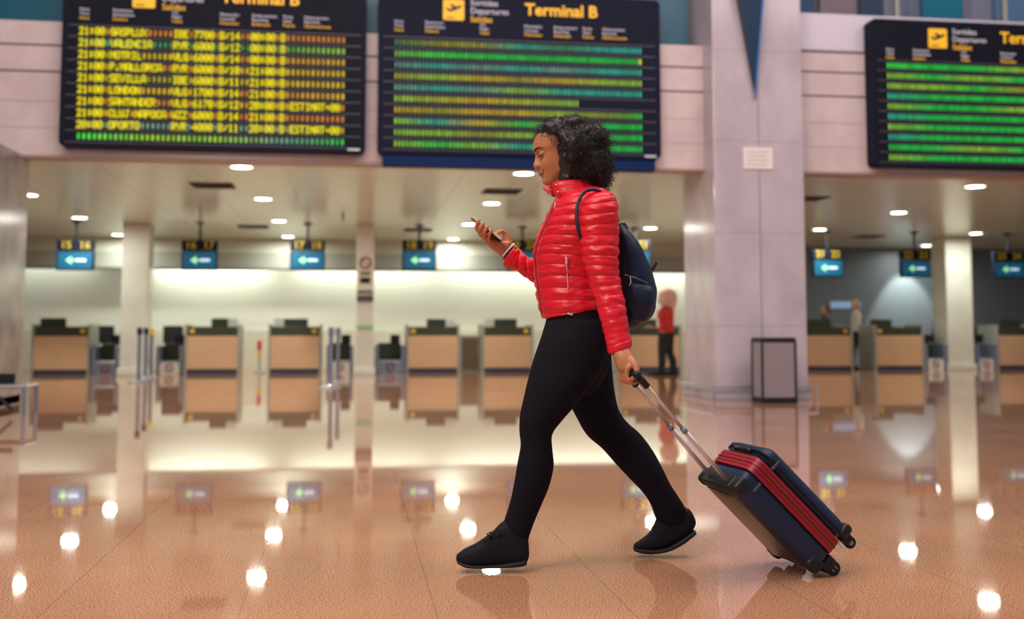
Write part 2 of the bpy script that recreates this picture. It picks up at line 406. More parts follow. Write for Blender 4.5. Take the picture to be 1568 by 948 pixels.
def cell_mesh(cells):
    """cells: (x0,z0,x1,z1,color) little raised blocks with a colour each, facing -y"""
    V, Fc, cols = [], [], []
    for x0, z0, x1, z1, c in cells:
        i = len(V); d = .006
        V += [(x0, -d, z0), (x1, -d, z0), (x1, -d, z1), (x0, -d, z1), (x0, 0, z0), (x1, 0, z0), (x1, 0, z1), (x0, 0, z1)]
        Fc += [(i, i+1, i+2, i+3), (i+4, i, i+3, i+7), (i+1, i+5, i+6, i+2), (i+3, i+2, i+6, i+7), (i+4, i+5, i+1, i)]
        cols += [c]*5
    me = bpy.data.meshes.new('cells'); me.from_pydata(V, [], Fc)
    at_ = me.color_attributes.new('cell', 'FLOAT_COLOR', 'CORNER'); k = 0
    for p, c in zip(me.polygons, cols):
        for li in p.loop_indices: at_.data[li].color = (*c, 1)
    me.materials.append(M_cells); return me
def mixc(a, b, t): return tuple(x+(y-x)*t for x, y in zip(a, b))
BW = 3.68
HEADS = [(.20, 'Hora\nTime', 'Hora'), (.59, 'Destinacio\nDestination', 'Destino'), (1.29, 'Vol\nFlight', 'Vuelo'), (1.87, 'Mostrador\nCounter', 'Mostrador'),
         (2.26, 'Embarcament\nBoarding', 'Embarque'), (2.64, 'Porta\nGate', 'Puerta'), (2.90, 'Observacions\nRemarks', 'Observaciones')]
def plane_icon(t, x, z, s):
    b = bmesh.new(); prism(b, rrect(x, z, x+s, z+s, .02), -.012, -.002)
    ic = mesh_obj('departure_icon', b, M_amber, t, world=False)
    b = bmesh.new()
    o = [(-.42, .02), (-.34, .06), (-.22, -.03), (-.05, .04), (-.20, .22), (-.11, .24), (.14, .12), (.33, .19), (.42, .15), (.36, .07), (.10, -.07), (-.22, -.17)]
    prism(b, [(x+s*.5+px_*s*.95, z+s*.55+pz*s*.95) for px_, pz in o], -.018, -.012)
    box(x+s*.14, -.018, z+s*.10, x+s*.55, -.012, z+s*.15, 0, b)
    g = mesh_obj('airplane_symbol', b, M_black, ic, world=False)
def board(label, X, zb, rows, blue_box=False, pitch=.0497, rowtext=None, BH=2.12, rp=.1445, r0=.693):
    t = thing('departure_board', label, 'information board', (X, YF-.22, zb))
    b = bmesh.new(); prism(b, rrect(0, 0, BW, BH, .07), 0, .22); mesh_obj('housing', b, M_board, t, world=False)
    b = bmesh.new(); prism(b, rrect(.05, .05, BW-.05, BH-.05, .04), -.004, .0); mesh_obj('face_panel', b, M_boardin if not blue_box else M_board, t, world=False)
    if blue_box:
        mesh_obj('lower_housing', box(.07, .03, -.15, BW-.07, .21, .0, .01), M_board_blue, t, world=False)
    plane_icon(t, .82, BH-.38, .27)
    text_mesh('Sortides\nDepartures', .108, 1.17, -.008, BH-.175, M_signwhite, t)
    text_mesh('Salidas', .108, 1.17, -.008, BH-.391, M_amber, t)
    text_mesh('Terminal B', .215, 1.88, -.008, BH-.27, M_amber, t, 'title_lettering', bold=.005)
    for u, a, c in HEADS:
        text_mesh(a, .055, u, -.008, BH-.44, M_signwhite, t, 'heading_lettering')
        text_mesh(c, .055, u, -.008, BH-.55, M_amber, t, 'heading_lettering')
    b = bmesh.new()
    for k in range(11):
        z = BH-(r0-.0708+rp*k); box(.07, -.012, z-.0045, BW-.07, -.003, z+.0045, 0, b)
    mesh_obj('divider_rails', b, M_sep, t, world=False)
    for k in range(10):
        z = BH-(r0+rp*k); cells = []
        n = int(3.27/pitch)
        txt = rowtext[k] if rowtext else ''
        for i in range(n):
            c = rows[k](i/n)
            if c is None: continue
            if i < len(txt) and txt[i] != ' ': c = mixc(c, (.25, .30, .0), .7)
            j = .8+.4*random.random(); c = tuple(min(1, q*j) for q in c)
            cells.append((.20+i*pitch+pitch*.24, z-.036, .20+i*pitch+pitch*.76, z+.036, c))
        me = cell_mesh(cells); o = bpy.data.objects.new('display_row', me); C.objects.link(o); o.parent = t; o.location = (0, -.004, 0)
        if txt:
            px = []; cw = pitch*.98/5; chh = .098/7
            for i, ch in enumerate(txt):
                if ch not in FONT: continue
                for cx in range(5):
                    col = int(FONT[ch][2*cx:2*cx+2], 16)
                    for ry in range(7):
                        if col >> ry & 1:
                            x = .20+i*pitch+cx*cw; zz = z+.049-(ry+1)*chh
                            px.append((x, zz, x+cw*.98, zz+chh*.98, (1.0, .80, .0)))
            me = cell_mesh(px); o2 = bpy.data.objects.new('row_lettering', me); C.objects.link(o2); o2.parent = o; o2.location = (0, -.007, 0)
    mesh_obj('maker_plate', box(BW-.22, -.008, .025, BW-.07, 0, .055), M_signwhite, t, world=False)
    return t
G = (.02, .55, .06); GB = (.05, .75, .06); TL = (.03, .40, .28); YG = (.30, .55, .04); AM = (.62, .42, .02); DG = (.06, .22, .07); OR = (.55, .20, .03); OL = (.32, .30, .03); GR = (.16, .30, .22)
def ramp(*cs):
    def f(u):
        x = u*(len(cs)-1); i = min(int(x), len(cs)-2); return mixc(cs[i], cs[i+1], x-i)
    return f
zb2 = atY(1000, 244, YF-.22).z
X2 = atY(578, 200, YF-.22).x; X3 = atY(1338, 200, YF-.22).x; X1 = atY(90, 200, YF-.22).x
rows2 = [ramp(DG, OL, OL, TL, DG, TL, TL), lambda u: (.9, .95, .05) if u > .98 else ramp((.15, .4, .05), GB, G, G, G, G)(u), ramp(GR, TL, GR, TL, GR, TL, TL), ramp(OL, YG, AM, OL, AM, YG, YG),
         ramp(GR, TL, GR, YG, TL, TL, TL), lambda u: None if u > .73 else ramp(YG, AM, YG, OL)(u), ramp(AM, OL, AM, AM, YG, OL, G), ramp(YG, TL, AM, G, YG, G, G),
         ramp(YG, YG, OL, YG, G, G, G), ramp(YG, G, YG, TL, G, G, G)]
board('departures board with green rows above the woman, blue box below it', X2, zb2, rows2, True)
rows3 = [ramp(GB, G, G, YG, G, G), ramp(YG, G, YG, G, G, G), ramp(YG, YG, G, OL, YG, YG), ramp(TL, G, G, G, G, G), ramp(YG, G, G, YG, G, YG), ramp(TL, G, G, G, G, G),
         ramp(YG, G, G, G, YG, G), ramp(TL, G, G, G, G, G), ramp(G, G, YG, G, G, G), ramp(YG, G, G, G, G, G)]
board('departures board with solid green rows at the right edge of the photo', X3, zb2-.02, rows3, False, BH=2.02, rp=.1395, r0=.645)
rt = ['21:00 GASPLUX     IBE 7700 B/14  00:00 B',
      '21:00 VALENCIA    RYR 6000 B/12  00:00 B',
      '21:00 MOTRIL      VLG 6000 B/14  00:00 B',
      '21:00 P.MALLORCA  RYR 6000 B/10  21:00 B',
      '21:00 SEVILLA     IBE 6000 B/11  21:00 B',
      '21:00 LONDON      VLG 1700 B/14  21:00 B',
      '21:00 SANTANDER   VLG 6170 B/12  20:00 B ESTIMAT-00',
      '21:00 CLUJ NAPOCA WZZ 6000 B/14  21:00 B',
      '20:00 OPORTO      RYR 4000 B/11  20:00 B ESTIMAT-00', '']
rows1 = [lambda u: OR, ramp(TL, DG, DG, YG), ramp(OL, AM, OR, AM), ramp(OL, OR, AM, AM), ramp(OL, OL, AM, AM), ramp(OR, AM, OR, AM), ramp(OR, OR, AM, OR), ramp(AM, OR, OR, OR), ramp(GR, GR, GR, AM), ramp(GB, YG, YG, GR, G)]
board('departures board filled with yellow lettering at the upper left', X1, zb2-.0, rows1, False, pitch=.062, rowtext=rt)
# ================================================================ CEILING FITTINGS
LAMPS = [
 (370, 255, 36, 'round ceiling downlight close below the yellow lettered board'),
 (403, 304, 28, 'round ceiling downlight second nearest below the yellow lettered board'),
 (427, 338, 25, 'round ceiling downlight above the left side of the third hanging screen'),
 (441, 362, 18, 'small far ceiling downlight left of the third hanging screen'),
 (181, 359, 24, 'round ceiling downlight beside the top of the left square column'),
 (122, 333, 28, 'round ceiling downlight above the leftmost hanging screen'),
 (44, 298, 18, 'round ceiling downlight next to the marble column at the left edge'),
 (802, 265, 36, 'round ceiling downlight level with the woman\'s nose under the blue box'),
 (753, 311, 32, 'round ceiling downlight above the phone and beside the dark air vent'),
 (718, 343, 24, 'round ceiling downlight just left of the phone'),
 (694, 366, 20, 'small far ceiling downlight right of the fourth hanging screen'),
 (996, 349, 24, 'round ceiling downlight right of the navy backpack'),
 (1493, 285, 34, 'round ceiling downlight nearest below the green board at right'),
 (1376, 325, 28, 'round ceiling downlight second nearest below the green board at right'),
 (1255, 351, 24, 'round ceiling downlight right beside the big marble column'),
 (1494, 357, 24, 'round ceiling downlight above the right square column'),
 (1411, 377, 22, 'round ceiling downlight above the middle screen of the right-hand area'),
]
lamp0 = None
for px, py, wd, lab in LAMPS:
    py = max(py, 252); p = atZ(px, py, CEIL)
    if p.y > 26.2: p = p * 1.0; p.y = 26.1
    if lamp0 is None:
        lamp0 = thing('downlight', lab, 'ceiling light', p, group='round downlights in the low ceiling')
        b = bmesh.new(); lathe(b, [(.140, 0), (.140, -.012), (.158, -.014), (.166, 0)], (p.x, p.y, p.z), caps=False); mesh_obj('trim_ring', b, M_lamp_ring, lamp0)
        b = bmesh.new(); lathe(b, [(.132, -.010), (.132, -.002)], (p.x, p.y, p.z)); mesh_obj('diffuser', b, M_lamp, lamp0)
        ld = bpy.data.lights.new('downlight_lamp', 'AREA'); ld.shape = 'DISK'; ld.size = .26; ld.energy = 42; ld.color = (1, .99, .87); ld.spread = math.radians(175)
        src = lamp0
    else: src = dup(lamp0, p, lab, 'round downlights in the low ceiling')
    lo = bpy.data.objects.new('downlight_lamp', ld); C.objects.link(lo); lo.location = (p.x, p.y, p.z-.02)
vent0 = None
M_vent = mat('vent_dark', (.03, .03, .03), .6)
for px, py, wx, lab in ((326, 284, .62, 'dark air vent in the ceiling right of the left square column, below the yellow board'), (768, 293, .58, 'dark air vent in the ceiling left of the woman\'s jacket'),
                    (1243, 304, .42, 'dark air vent in the ceiling touching the big column\'s right edge'), (388, 347, .62, 'thin far air vent in the ceiling between second and third screens'), (640, 352, .6, 'thin far air vent in the ceiling above the fourth screen'), (1330, 362, .6, 'faint far air vent in the ceiling of the right-hand area')):
    p = atZ(px, py, CEIL); t = thing('air_vent', lab, 'air vent', p)
    mesh_obj('frame', box(p.x-wx/2, p.y-.30, p.z-.012, p.x+wx/2, p.y+.30, p.z, .003), M_vent, t)
    b = bmesh.new()
    for k in range(7): box(p.x-wx/2+.03, p.y-.26+k*.08, p.z-.02, p.x+wx/2-.03, p.y-.25+k*.08, p.z-.012, 0, b)
    mesh_obj('slats', b, mat('vent_slat', (.09, .085, .075), .5), t)
for px, py, lab in ((525, 326, 'tiny brass sprinkler head hanging left of the slim column'),):
    p = atZ(px, py, CEIL); t = thing('sprinkler', lab, 'sprinkler', p)
    b = bmesh.new(); lathe(b, [(.05, -.01), (.05, 0)], p); mesh_obj('flange', b, mat('brass', (.35, .22, .08), .35, metal=.7), t)
    b = bmesh.new(); lathe(b, [(.035, -.13), (.035, -.12), (.018, -.11), (.018, -.01)], p); mesh_obj('nozzle', b, bpy.data.materials['brass'], t)

# ================================================================ HANGING SCREENS over the desks
YM = 22.6
M_scr = lit('screen_blue', (.002, .09, .18), .5)
M_arrow = lit('screen_arrow', (.30, .85, .40), .8); M_scrtext = lit('screen_text', (.55, .8, 1.0), .8)
M_num = lit('number_amber', (.30, .22, .01), .22)
def screen(pxc, w_px, label, nums, ytop=368, ybot=414):
    c = atY(pxc, (ytop+ybot)/2, YM); e = atY(pxc+w_px/2, 400, YM); hw = e.x-c.x
    zt = atY(pxc, ytop, YM).z; zb = atY(pxc, ybot, YM).z; H = zt-zb; zs = zb+H*.66
    t = thing('hanging_screen', label, 'screen', (c.x, YM, zb), group='check-in screens hanging from the ceiling')
    mesh_obj('number_panel', box(c.x-hw, YM-.05, zs, c.x+hw, YM+.05, zt, .01), M_board, t)
    n1, n2 = nums
    for s, n_ in ((-.5, n1), (.5, n2)):
        text_mesh(n_, H*.36, s*hw, -.055, zs-zb+.035, M_num, t, 'number_lettering', bold=.006, align='CENTER')
    sc = mesh_obj('display', box(c.x-hw, YM-.05, zb, c.x+hw, YM+.05, zs-.01, .015), M_board, t)
    mesh_obj('screen_picture', box(c.x-hw+.03, YM-.056, zb+.03, c.x+hw-.03, YM-.05, zs-.035), M_scr, sc)
    b = bmesh.new(); a = (c.x-hw*.2, zb+H*.33); s = H*.14
    prism(b, [(a[0]-s*1.3, a[1]), (a[0]+s*.2, a[1]+s), (a[0]+s*.0, a[1]+s*.3), (a[0]+s*.6, a[1]+s*.3), (a[0]+s*.6, a[1]-s*.3), (a[0], a[1]-s*.3), (a[0]+s*.2, a[1]-s)], YM-.062, YM-.056)
    mesh_obj('arrow', b, M_arrow, sc)
    b = bmesh.new(); box(c.x+hw*.02, YM-.062, zb+H*.29, c.x+hw*.58, YM-.056, zb+H*.38, 0, b)
    mesh_obj('caption', b, M_scrtext, sc)
    b = bmesh.new(); tube(b, [(c.x, YM, zt-.02), (c.x, YM, CEIL)], .025); lathe(b, [(.09, -.03), (.09, 0)], (c.x, YM, CEIL)); mesh_obj('ceiling_mount', b, M_dark, t)
for a in ((116, 57, 'leftmost hanging screen, over the leftmost check-in desk', ('15', '16')),
          (306, 55, 'hanging screen numbered 16 17, over the second check-in desk from left', ('16', '17')),
          (471, 53, 'hanging screen numbered 17 18, left of the slim column', ('17', '18')),
          (642, 52, 'hanging screen numbered 18 19, right of the slim column', ('18', '19')),
          (800, 50, 'hanging screen half hidden behind the woman\'s phone sleeve and jacket', ('19', '20')),
          (972, 48, 'hanging screen mostly hidden behind the navy backpack', ('20', '21')),
          (1267, 46, 'hanging screen nearest to the right side of the big marble column', ('21', '22'), 383, 424),
          (1401, 46, 'hanging screen in the middle of the right-hand area', ('22', '23'), 384, 425),
          (1544, 46, 'hanging screen at the right edge of the photo', ('23', '24'), 386, 426)): screen(*a)

# ================================================================ CHECK-IN DESKS
YD = 23.6
def desk(pxa, pxb, label, mon_px, tall_left=True):
    a = atY(pxa, 540, YD).x; b_ = atY(pxb, 540, YD).x
    t = thing('checkin_desk', label, 'desk', ((a+b_)/2, YD+.4, 0), group='check-in desks along the back')
    mesh_obj('front_panel', box(a+.05, YD+.02, .10, b_-.05, YD+.06, .78, .005), M_wood, t)
    mesh_obj('base_plinth', box(a+.03, YD+.03, 0, b_-.03, YD+.8, .10, .004), mat('kick_plate', (.035, .045, .085), .4), t)
    for s in (a, b_-.05): mesh_obj('side_panel', box(s, YD, 0, s+.05, YD+.8, 1.02, .006), M_grey, t)
    mesh_obj('worktop', box(a+.05, YD+.03, .78, b_-.05, YD+.85, .815, .004), M_darkgreen, t)
    mesh_obj('screen_guard', box(a+.05, YD+.05, .815, b_-.05, YD+.09, .97, .004), M_darkgreen, t)
    mesh_obj('desk_sticker', box((a+.10 if tall_left else b_-.20), YD+.040, .84, (a+.19 if tall_left else b_-.11), YD+.05, .92), M_yellow, t)
    return a, b_
def monitor(x, label, w=.42, y=None, z=.815, h=.33):
    y = y or YD+.40
    t = thing('computer_monitor', label, 'monitor', (x, y, z), group='monitors standing on the check-in desks')
    mesh_obj('screen_casing', box(x-w/2, y-.03, z+.05, x+w/2, y+.04, z+h, .01), M_darkgreen, t)
    b = bmesh.new(); lathe(b, [(.11, 0), (.11, .012), (.025, .02), (.025, .12)], (x, y+.02, z)); mesh_obj('stand', b, M_dark, t)
DN = ['leftmost check-in desk', 'second check-in desk from the left', 'third check-in desk, left of the slim column', 'check-in desk right of the slim column',
      'check-in desk just left of the woman\'s legs', 'check-in desk behind the woman and the red-clad person', 'check-in desk right of the big marble column and bin', 'check-in desk left of the right square column', 'check-in desk at the right edge of the photo']
DX = [(47, 137), (282, 367), (410, 492), (622, 704), (738, 817), (948, 1044), (1232, 1307), (1340, 1416), (1527, 1600)]
for i, (p, n) in enumerate(zip(DX, DN)):
    a, b_ = desk(*p, 'beech fronted ' + n, None, i % 2 == 1)
    f = [.28, .66, .50, .62, .5, .5, .3, .3, .5][i]
    monitor(a+(b_-a)*f, 'dark monitor standing on the ' + n, .5 if i != 6 else .9)
    if i in (1, 2, 3, 4): 
        x = b_-.18 if i in (1, 3) else a+.2
        t = thing('document_holder', 'small clear screen standing on the ' + n, 'screen panel', (x, YD+.3, .815))
        mesh_obj('pane', box(x-.10, YD+.29, .83, x+.10, YD+.31, 1.15, .004), mat('frosted', (.62, .66, .58), .3), t)
        mesh_obj('foot', box(x-.10, YD+.25, .815, x+.10, YD+.35, .83, .004), M_green, t)

def prohibition(cx, y, cz, r, t):
    b = bmesh.new()
    for k in range(20):
        a0, a1 = 2*PI*k/20, 2*PI*(k+1)/20
        b.faces.new([b.verts.new((cx+q*math.cos(a), y, cz+q*math.sin(a))) for q, a in ((r, a0), (r, a1), (r*.72, a1), (r*.72, a0))])
    bmesh.ops.solidify(b, geom=b.faces[:], thickness=.003)
    b2 = box(-r*.8, -.002, -r*.13, r*.8, .002, r*.13); b2.transform(Matrix.Translation((cx, y, cz)) @ Matrix.Rotation(.78, 4, 'Y')); merge(b, b2)
    return mesh_obj('prohibition_sign', b, M_red, t)
def scale_unit(pxa, pxb, label, body, seatlike=True):
    a = atY(pxa, 540, YD).x; b_ = atY(pxb, 540, YD).x; m = (a+b_)/2
    t = thing('baggage_scale', label, 'baggage scale', (m, YD+.5, 0), group='baggage scales between the desks')
    for s in (a, b_-.07): mesh_obj('side_rail', box(s, YD, 0, s+.07, YD+1.6, .58, .012), M_bluegrey, t)
    mesh_obj('front_plate', box(a+.07, YD+.02, 0, b_-.07, YD+.06, .22, .004), body, t)
    mesh_obj('belt', box(a+.07, YD+.04, .22, b_-.07, YD+1.5, .27, .01), M_steel, t)
    mesh_obj('roller_cover', box(a+.07, YD+.6, .27, b_-.07, YD+1.5, .62, .02), M_darkgreen, t)
    mesh_obj('weight_display', box(m+.02, YD+.5, .62, m+.22, YD+.6, .80, .01), M_dark, t)
    prohibition(m+.0, YD+.016, .12, .085, t)
scale_unit(140, 181, 'baggage scale with blue front between leftmost desk and left square column', M_bluegrey)
scale_unit(239, 280, 'baggage scale with white front left of the second desk', M_white)
scale_unit(500, 541, 'baggage scale just left of the slim column', M_white)
scale_unit(575, 620, 'baggage scale just right of the slim column', M_bluegrey)
scale_unit(1417, 1450, 'baggage scale left of the right square column', M_white)
scale_unit(1496, 1526, 'baggage scale right of the right square column', M_white)
# seats beside the scales
def office_chair(pxc, label, col, Y=25.7):
    c = atY(pxc, 540, Y)
    t = thing('office_chair', label, 'chair', (c.x, Y, 0))
    m = mat('chair_fabric', col, .7)
    b = bmesh.new()
    for k in range(5):
        a = 2*PI*k/5; tube(b, [(c.x, Y, .09), (c.x+.28*math.cos(a), Y+.28*math.sin(a), .05)], .018)
        ball(b, (c.x+.28*math.cos(a), Y+.28*math.sin(a), .03), .03, .03, .03, seg=8)
    mesh_obj('star_base', b, M_dark, t)
    b = bmesh.new(); tube(b, [(c.x, Y, .08), (c.x, Y, .46)], .025); mesh_obj('gas_column', b, M_dark, t)
    mesh_obj('seat', box(c.x-.24, Y-.24, .46, c.x+.24, Y+.24, .54, .03), m, t)
    b2 = box(c.x-.22, Y+.20, .60, c.x+.22, Y+.27, 1.00, .03); mesh_obj('backrest', b2, m, t)
    b = bmesh.new(); tube(b, [(c.x, Y+.1, .48), (c.x, Y+.3, .52), (c.x, Y+.28, .75)], .02); mesh_obj('back_support', b, M_dark, t)
office_chair(155, 'dark office chair behind the blue fronted baggage scale at left', (.03, .035, .04))
office_chair(262, 'dark office chair left of the second desk', (.03, .035, .04))
office_chair(1512, 'black office chair right of the right square column', (.015, .016, .02))
a = atY(706, 540, 24.6).x; b_ = atY(737, 540, 24.6).x
t = thing('cabinet', 'brown cabinet standing between the two desks left of the woman', 'cabinet', ((a+b_)/2, 24.8, 0))
mesh_obj('carcass', box(a-.1, 24.6, 0, b_+.1, 25.0, .78, .006), M_grey, t)
d = mesh_obj('door', box(a+.03, 24.57, .06, b_-.03, 24.6, .74, .004), M_brown, t)
mesh_obj('door_handle', box(b_-.10, 24.55, .38, b_-.08, 24.57, .48), M_steel, d)
# small red and yellow notice on a post beside the third desk
c = atY(397, 550, 24.0)
t = thing('notice_post', 'small post with red and yellow notices left of the third desk', 'notice', (c.x, 24.0, 0))
b = bmesh.new(); lathe(b, [(.13, 0), (.13, .015), (.016, .03), (.016, .66)], (c.x, 24.03, 0), 16); mesh_obj('post', b, M_steel, t)
mesh_obj('red_plate', box(c.x-.045, 23.995, .47, c.x+.045, 24.012, .68, .004), M_red, t)
mesh_obj('yellow_plate', box(c.x-.045, 23.995, .33, c.x+.045, 24.012, .45, .004), M_yellow, t)

# ================================================================ STANCHIONS, BIN, TROLLEY
def post(px, py, label, top, belt=None):
    p = atZ(px, py, 0)
    t = thing('stanchion_post', label, 'queue post', (p.x, p.y, 0), group='retractable belt queue posts')
    b = bmesh.new(); lathe(b, [(.17, 0), (.17, .012), (.06, .03), (.035, .05)], (p.x, p.y, 0)); mesh_obj('base', b, M_steel, t)
    b = bmesh.new(); lathe(b, [(.033, .04), (.033, .86)], (p.x, p.y, 0)); mesh_obj('pole', b, M_bluegrey, t)
    b = bmesh.new(); lathe(b, [(.042, .82), (.045, .83), (.045, .93), (.038, .94)], (p.x, p.y, 0)); mesh_obj('belt_head', b, top, t)
    return p
post(212, 586, 'leftmost dark blue queue post, in front of the left square column', M_dark)
post(222, 581, 'middle one of the three queue posts by the left square column', M_dark)
post(231, 578, 'yellow topped queue post by the left square column', M_yellow)
post(506, 594, 'left post of the pair standing left of the slim column', M_bluegrey)
post(517, 587, 'right post of the pair standing left of the slim column', M_bluegrey)

p = atZ(1186, 616, 0); w = .215; d = .17
t = thing('waste_bin', 'tall translucent waste bin with black frame before the marble column', 'bin', (p.x, p.y, 0))
bm = bmesh.new(); box(p.x-w, p.y-d, .04, p.x+w, p.y+d, .76, .02, bm)
mesh_obj('bin_body', bm, mat('bin_liner', (.26, .22, .24), .3), t)
b = bmesh.new(); box(p.x-w-.01, p.y-d-.01, .74, p.x+w+.01, p.y+d+.01, .80, .012, b); mesh_obj('lid_frame', b, M_dark, t)
for sx in (-1, 1):
    for sy in (-1, 1):
        b = bmesh.new(); tube(b, [(p.x+sx*w, p.y+sy*d, 0), (p.x+sx*w, p.y+sy*d, .76)], .016); mesh_obj('corner_post', b, M_dark, t)
mesh_obj('bin_base', box(p.x-w-.01, p.y-d-.01, 0, p.x+w+.01, p.y+d+.01, .07, .012), M_dark, t)

# waiting bench cut by the left frame edge
q = atZ(36, 637, 0)
t = thing('metal_bench', 'low metal bench with dark legs cut by the left frame edge', 'bench', (q.x-.5, q.y, 0))
zt = atY(36, 592, q.y).z
b = bmesh.new(); tube(b, [(q.x-1.6, q.y, zt), (q.x+.02, q.y, zt)], .02); tube(b, [(q.x-1.6, q.y+.45, zt), (q.x+.02, q.y+.45, zt)], .02); tube(b, [(q.x, q.y, zt), (q.x, q.y+.45, zt)], .018); mesh_obj('seat_frame', b, M_steel, t)
for dx in (0, -1.5):
    for dy in (0, .45):
        b = bmesh.new(); tube(b, [(q.x+dx, q.y+dy, 0), (q.x+dx, q.y+dy, zt)], .022); mesh_obj('leg', b, M_bluegrey, t)
b = bmesh.new(); box(q.x-1.6, q.y+.02, zt-.005, q.x-.05, q.y+.43, zt+.012, .004, b); mesh_obj('seat_plate', b, mat('perforated', (.16, .17, .17), .35, metal=.6), t)
b = bmesh.new(); tube(b, [(q.x-.35, q.y+.03, zt-.02), (q.x-.12, q.y+.03, .06)], .02); mesh_obj('brace', b, M_dark, t)
b = bmesh.new(); box(q.x-1.6, q.y+.42, zt+.02, q.x-.22, q.y+.46, zt+.12, .008, b); mesh_obj('backrest', b, M_dark, t)

# light on the right back wall (scallop of a wall washer)
def spot(loc, tgt, e, ang, col):
    d = bpy.data.lights.new('wall_washer', 'SPOT'); d.energy = e; d.spot_size = math.radians(ang); d.spot_blend = .35; d.color = col; d.shadow_soft_size = .08
    o = bpy.data.objects.new('wall_washer', d); C.objects.link(o); o.location = loc; o.rotation_euler = (Vector(tgt)-Vector(loc)).to_track_quat('-Z', 'Y').to_euler()
sx_ = atY(1385, 480, YB-.2).x
spot((sx_, YB-.9, CEIL-.05), (sx_, YB-.2, .9), 330, 62, (1, .95, .82))
wl = lit('wall_sign_letters', (.25, .42, .65), .35)
c0 = atY(1272, 472, YB-.22); c1 = atY(1318, 462, YB-.22)
t = thing('wall_sign', 'faint pale blue sign on the dark wall right of the big column', 'sign', ((c0.x+c1.x)/2, YB-.21, c0.z))
mesh_obj('sign_plate', box(c0.x, YB-.23, c0.z, c1.x, YB-.2, c1.z, .004), wl, t)
# ================================================================ THE WALKING WOMAN
def crom(a, b, c, d, t):
    return .5*((2*b)+(c-a)*t+(2*a-5*b+4*c-d)*t*t+(-a+3*b-3*c+d)*t**3)
def sections(rows, step=.006):
    """rows: (centre, half-vector in the profile plane, half-vector across) -> densely interpolated"""
    out = []
    n = len(rows)
    for i in range(n-1):
        q = [rows[max(i-1, 0)], rows[i], rows[i+1], rows[min(i+2, n-1)]]
        k = max(1, int((rows[i+1][0]-rows[i][0]).length/step))
        for j in range(k):
            out.append(tuple(crom(q[0][m], q[1][m], q[2][m], q[3][m], j/k) for m in range(3)))
    out.append(rows[-1]); return out
def prow(e1, e2, z, b, tw=0):
    """a section whose outline passes through two contour points at depth z, half thickness b across"""
    P, Q = at(*e1, z), at(*e2, z); c = (P+Q)/2; A = (P-Q)/2
    B = FV*b
    if tw: B = B + A.normalized()*tw
    return (c, A, B)
def loft(bm, rows, seg=40, p=2.0, step=.006, quilt=None, cap=True, wob=0, closed=True, fn=None):
    secs = sections(rows, step); s = 0; rings = []; prev = None
    for c, A, B in secs:
        if prev is not None: s += (c-prev).length
        prev = c; ring = []
        for k in range(seg):
            a = 2*PI*k/seg; ca, sa = math.cos(a), math.sin(a)
            x = math.copysign(abs(ca)**(2/p), ca); y = math.copysign(abs(sa)**(2/p), sa)
            pt = c + A*x + B*y
            out = (A*ca/max(A.length, 1e-6) + B*sa/max(B.length, 1e-6)); 
            if out.length > 0: out.normalize()
            if quilt:
                lam, amp = quilt
                nn = noise.noise(pt*9)
                ss = s + .015*noise.noise(pt*5+Vector((3, 1, 2)))
                v = abs(math.sin(PI*ss/lam))**.45
                aa = amp if not callable(amp) else amp(s)
                d = aa*(v-.7) + wob*noise.noise(Vector((pt.x*24, pt.y*24, pt.z*55))) + wob*1.2*nn*.8
                pt = pt + out*d
            elif wob:
                pt = pt + out*wob*noise.noise(pt*14)
            if fn: pt = fn(pt, out, s)
            ring.append(bm.verts.new(pt))
        rings.append(ring)
    for r0, r1 in zip(rings, rings[1:]):
        for k in range(seg): bm.faces.new((r0[k], r0[(k+1) % seg], r1[(k+1) % seg], r1[k]))
    if cap:
        for ring, (c, A, B), sg in ((rings[0], secs[0], -1), (rings[-1], secs[-1], 1)):
            nrm = A.cross(B)
            if nrm.length < 1e-9: continue
            nrm.normalize(); dirv = (secs[-1][0]-secs[-2][0]) if sg > 0 else (secs[0][0]-secs[1][0])
            if nrm.dot(dirv) < 0: nrm = -nrm
            h = min(A.length, B.length)*(.55 if cap is True else cap)
            last = ring
            for f, g in ((.8, .6), (.45, .92)):
                nr = [bm.verts.new(c + (v.co-c)*f + nrm*h*g) for v in ring]
                for k in range(seg):
                    fc = (last[k], last[(k+1) % seg], nr[(k+1) % seg], nr[k]); bm.faces.new(fc if sg > 0 else fc[::-1])
                last = nr
            bm.faces.new(last if sg > 0 else last[::-1])
    return bm
def chain(bm, pts, rad, seg=14, flat=None):
    """tapering limb or finger with rounded ends through 3-D points"""
    rows = []; n = len(pts)
    for i, p in enumerate(pts):
        t = (pts[min(i+1, n-1)]-pts[max(i-1, 0)]).normalized()
        u = t.cross(FV); u = u.normalized() if u.length > .15 else t.cross(ZV).normalized()
        v = t.cross(u).normalized(); rows.append((p, u*rad[i], v*rad[i]*(flat or 1)))
    return loft(bm, rows, seg, step=.003, cap=.9)

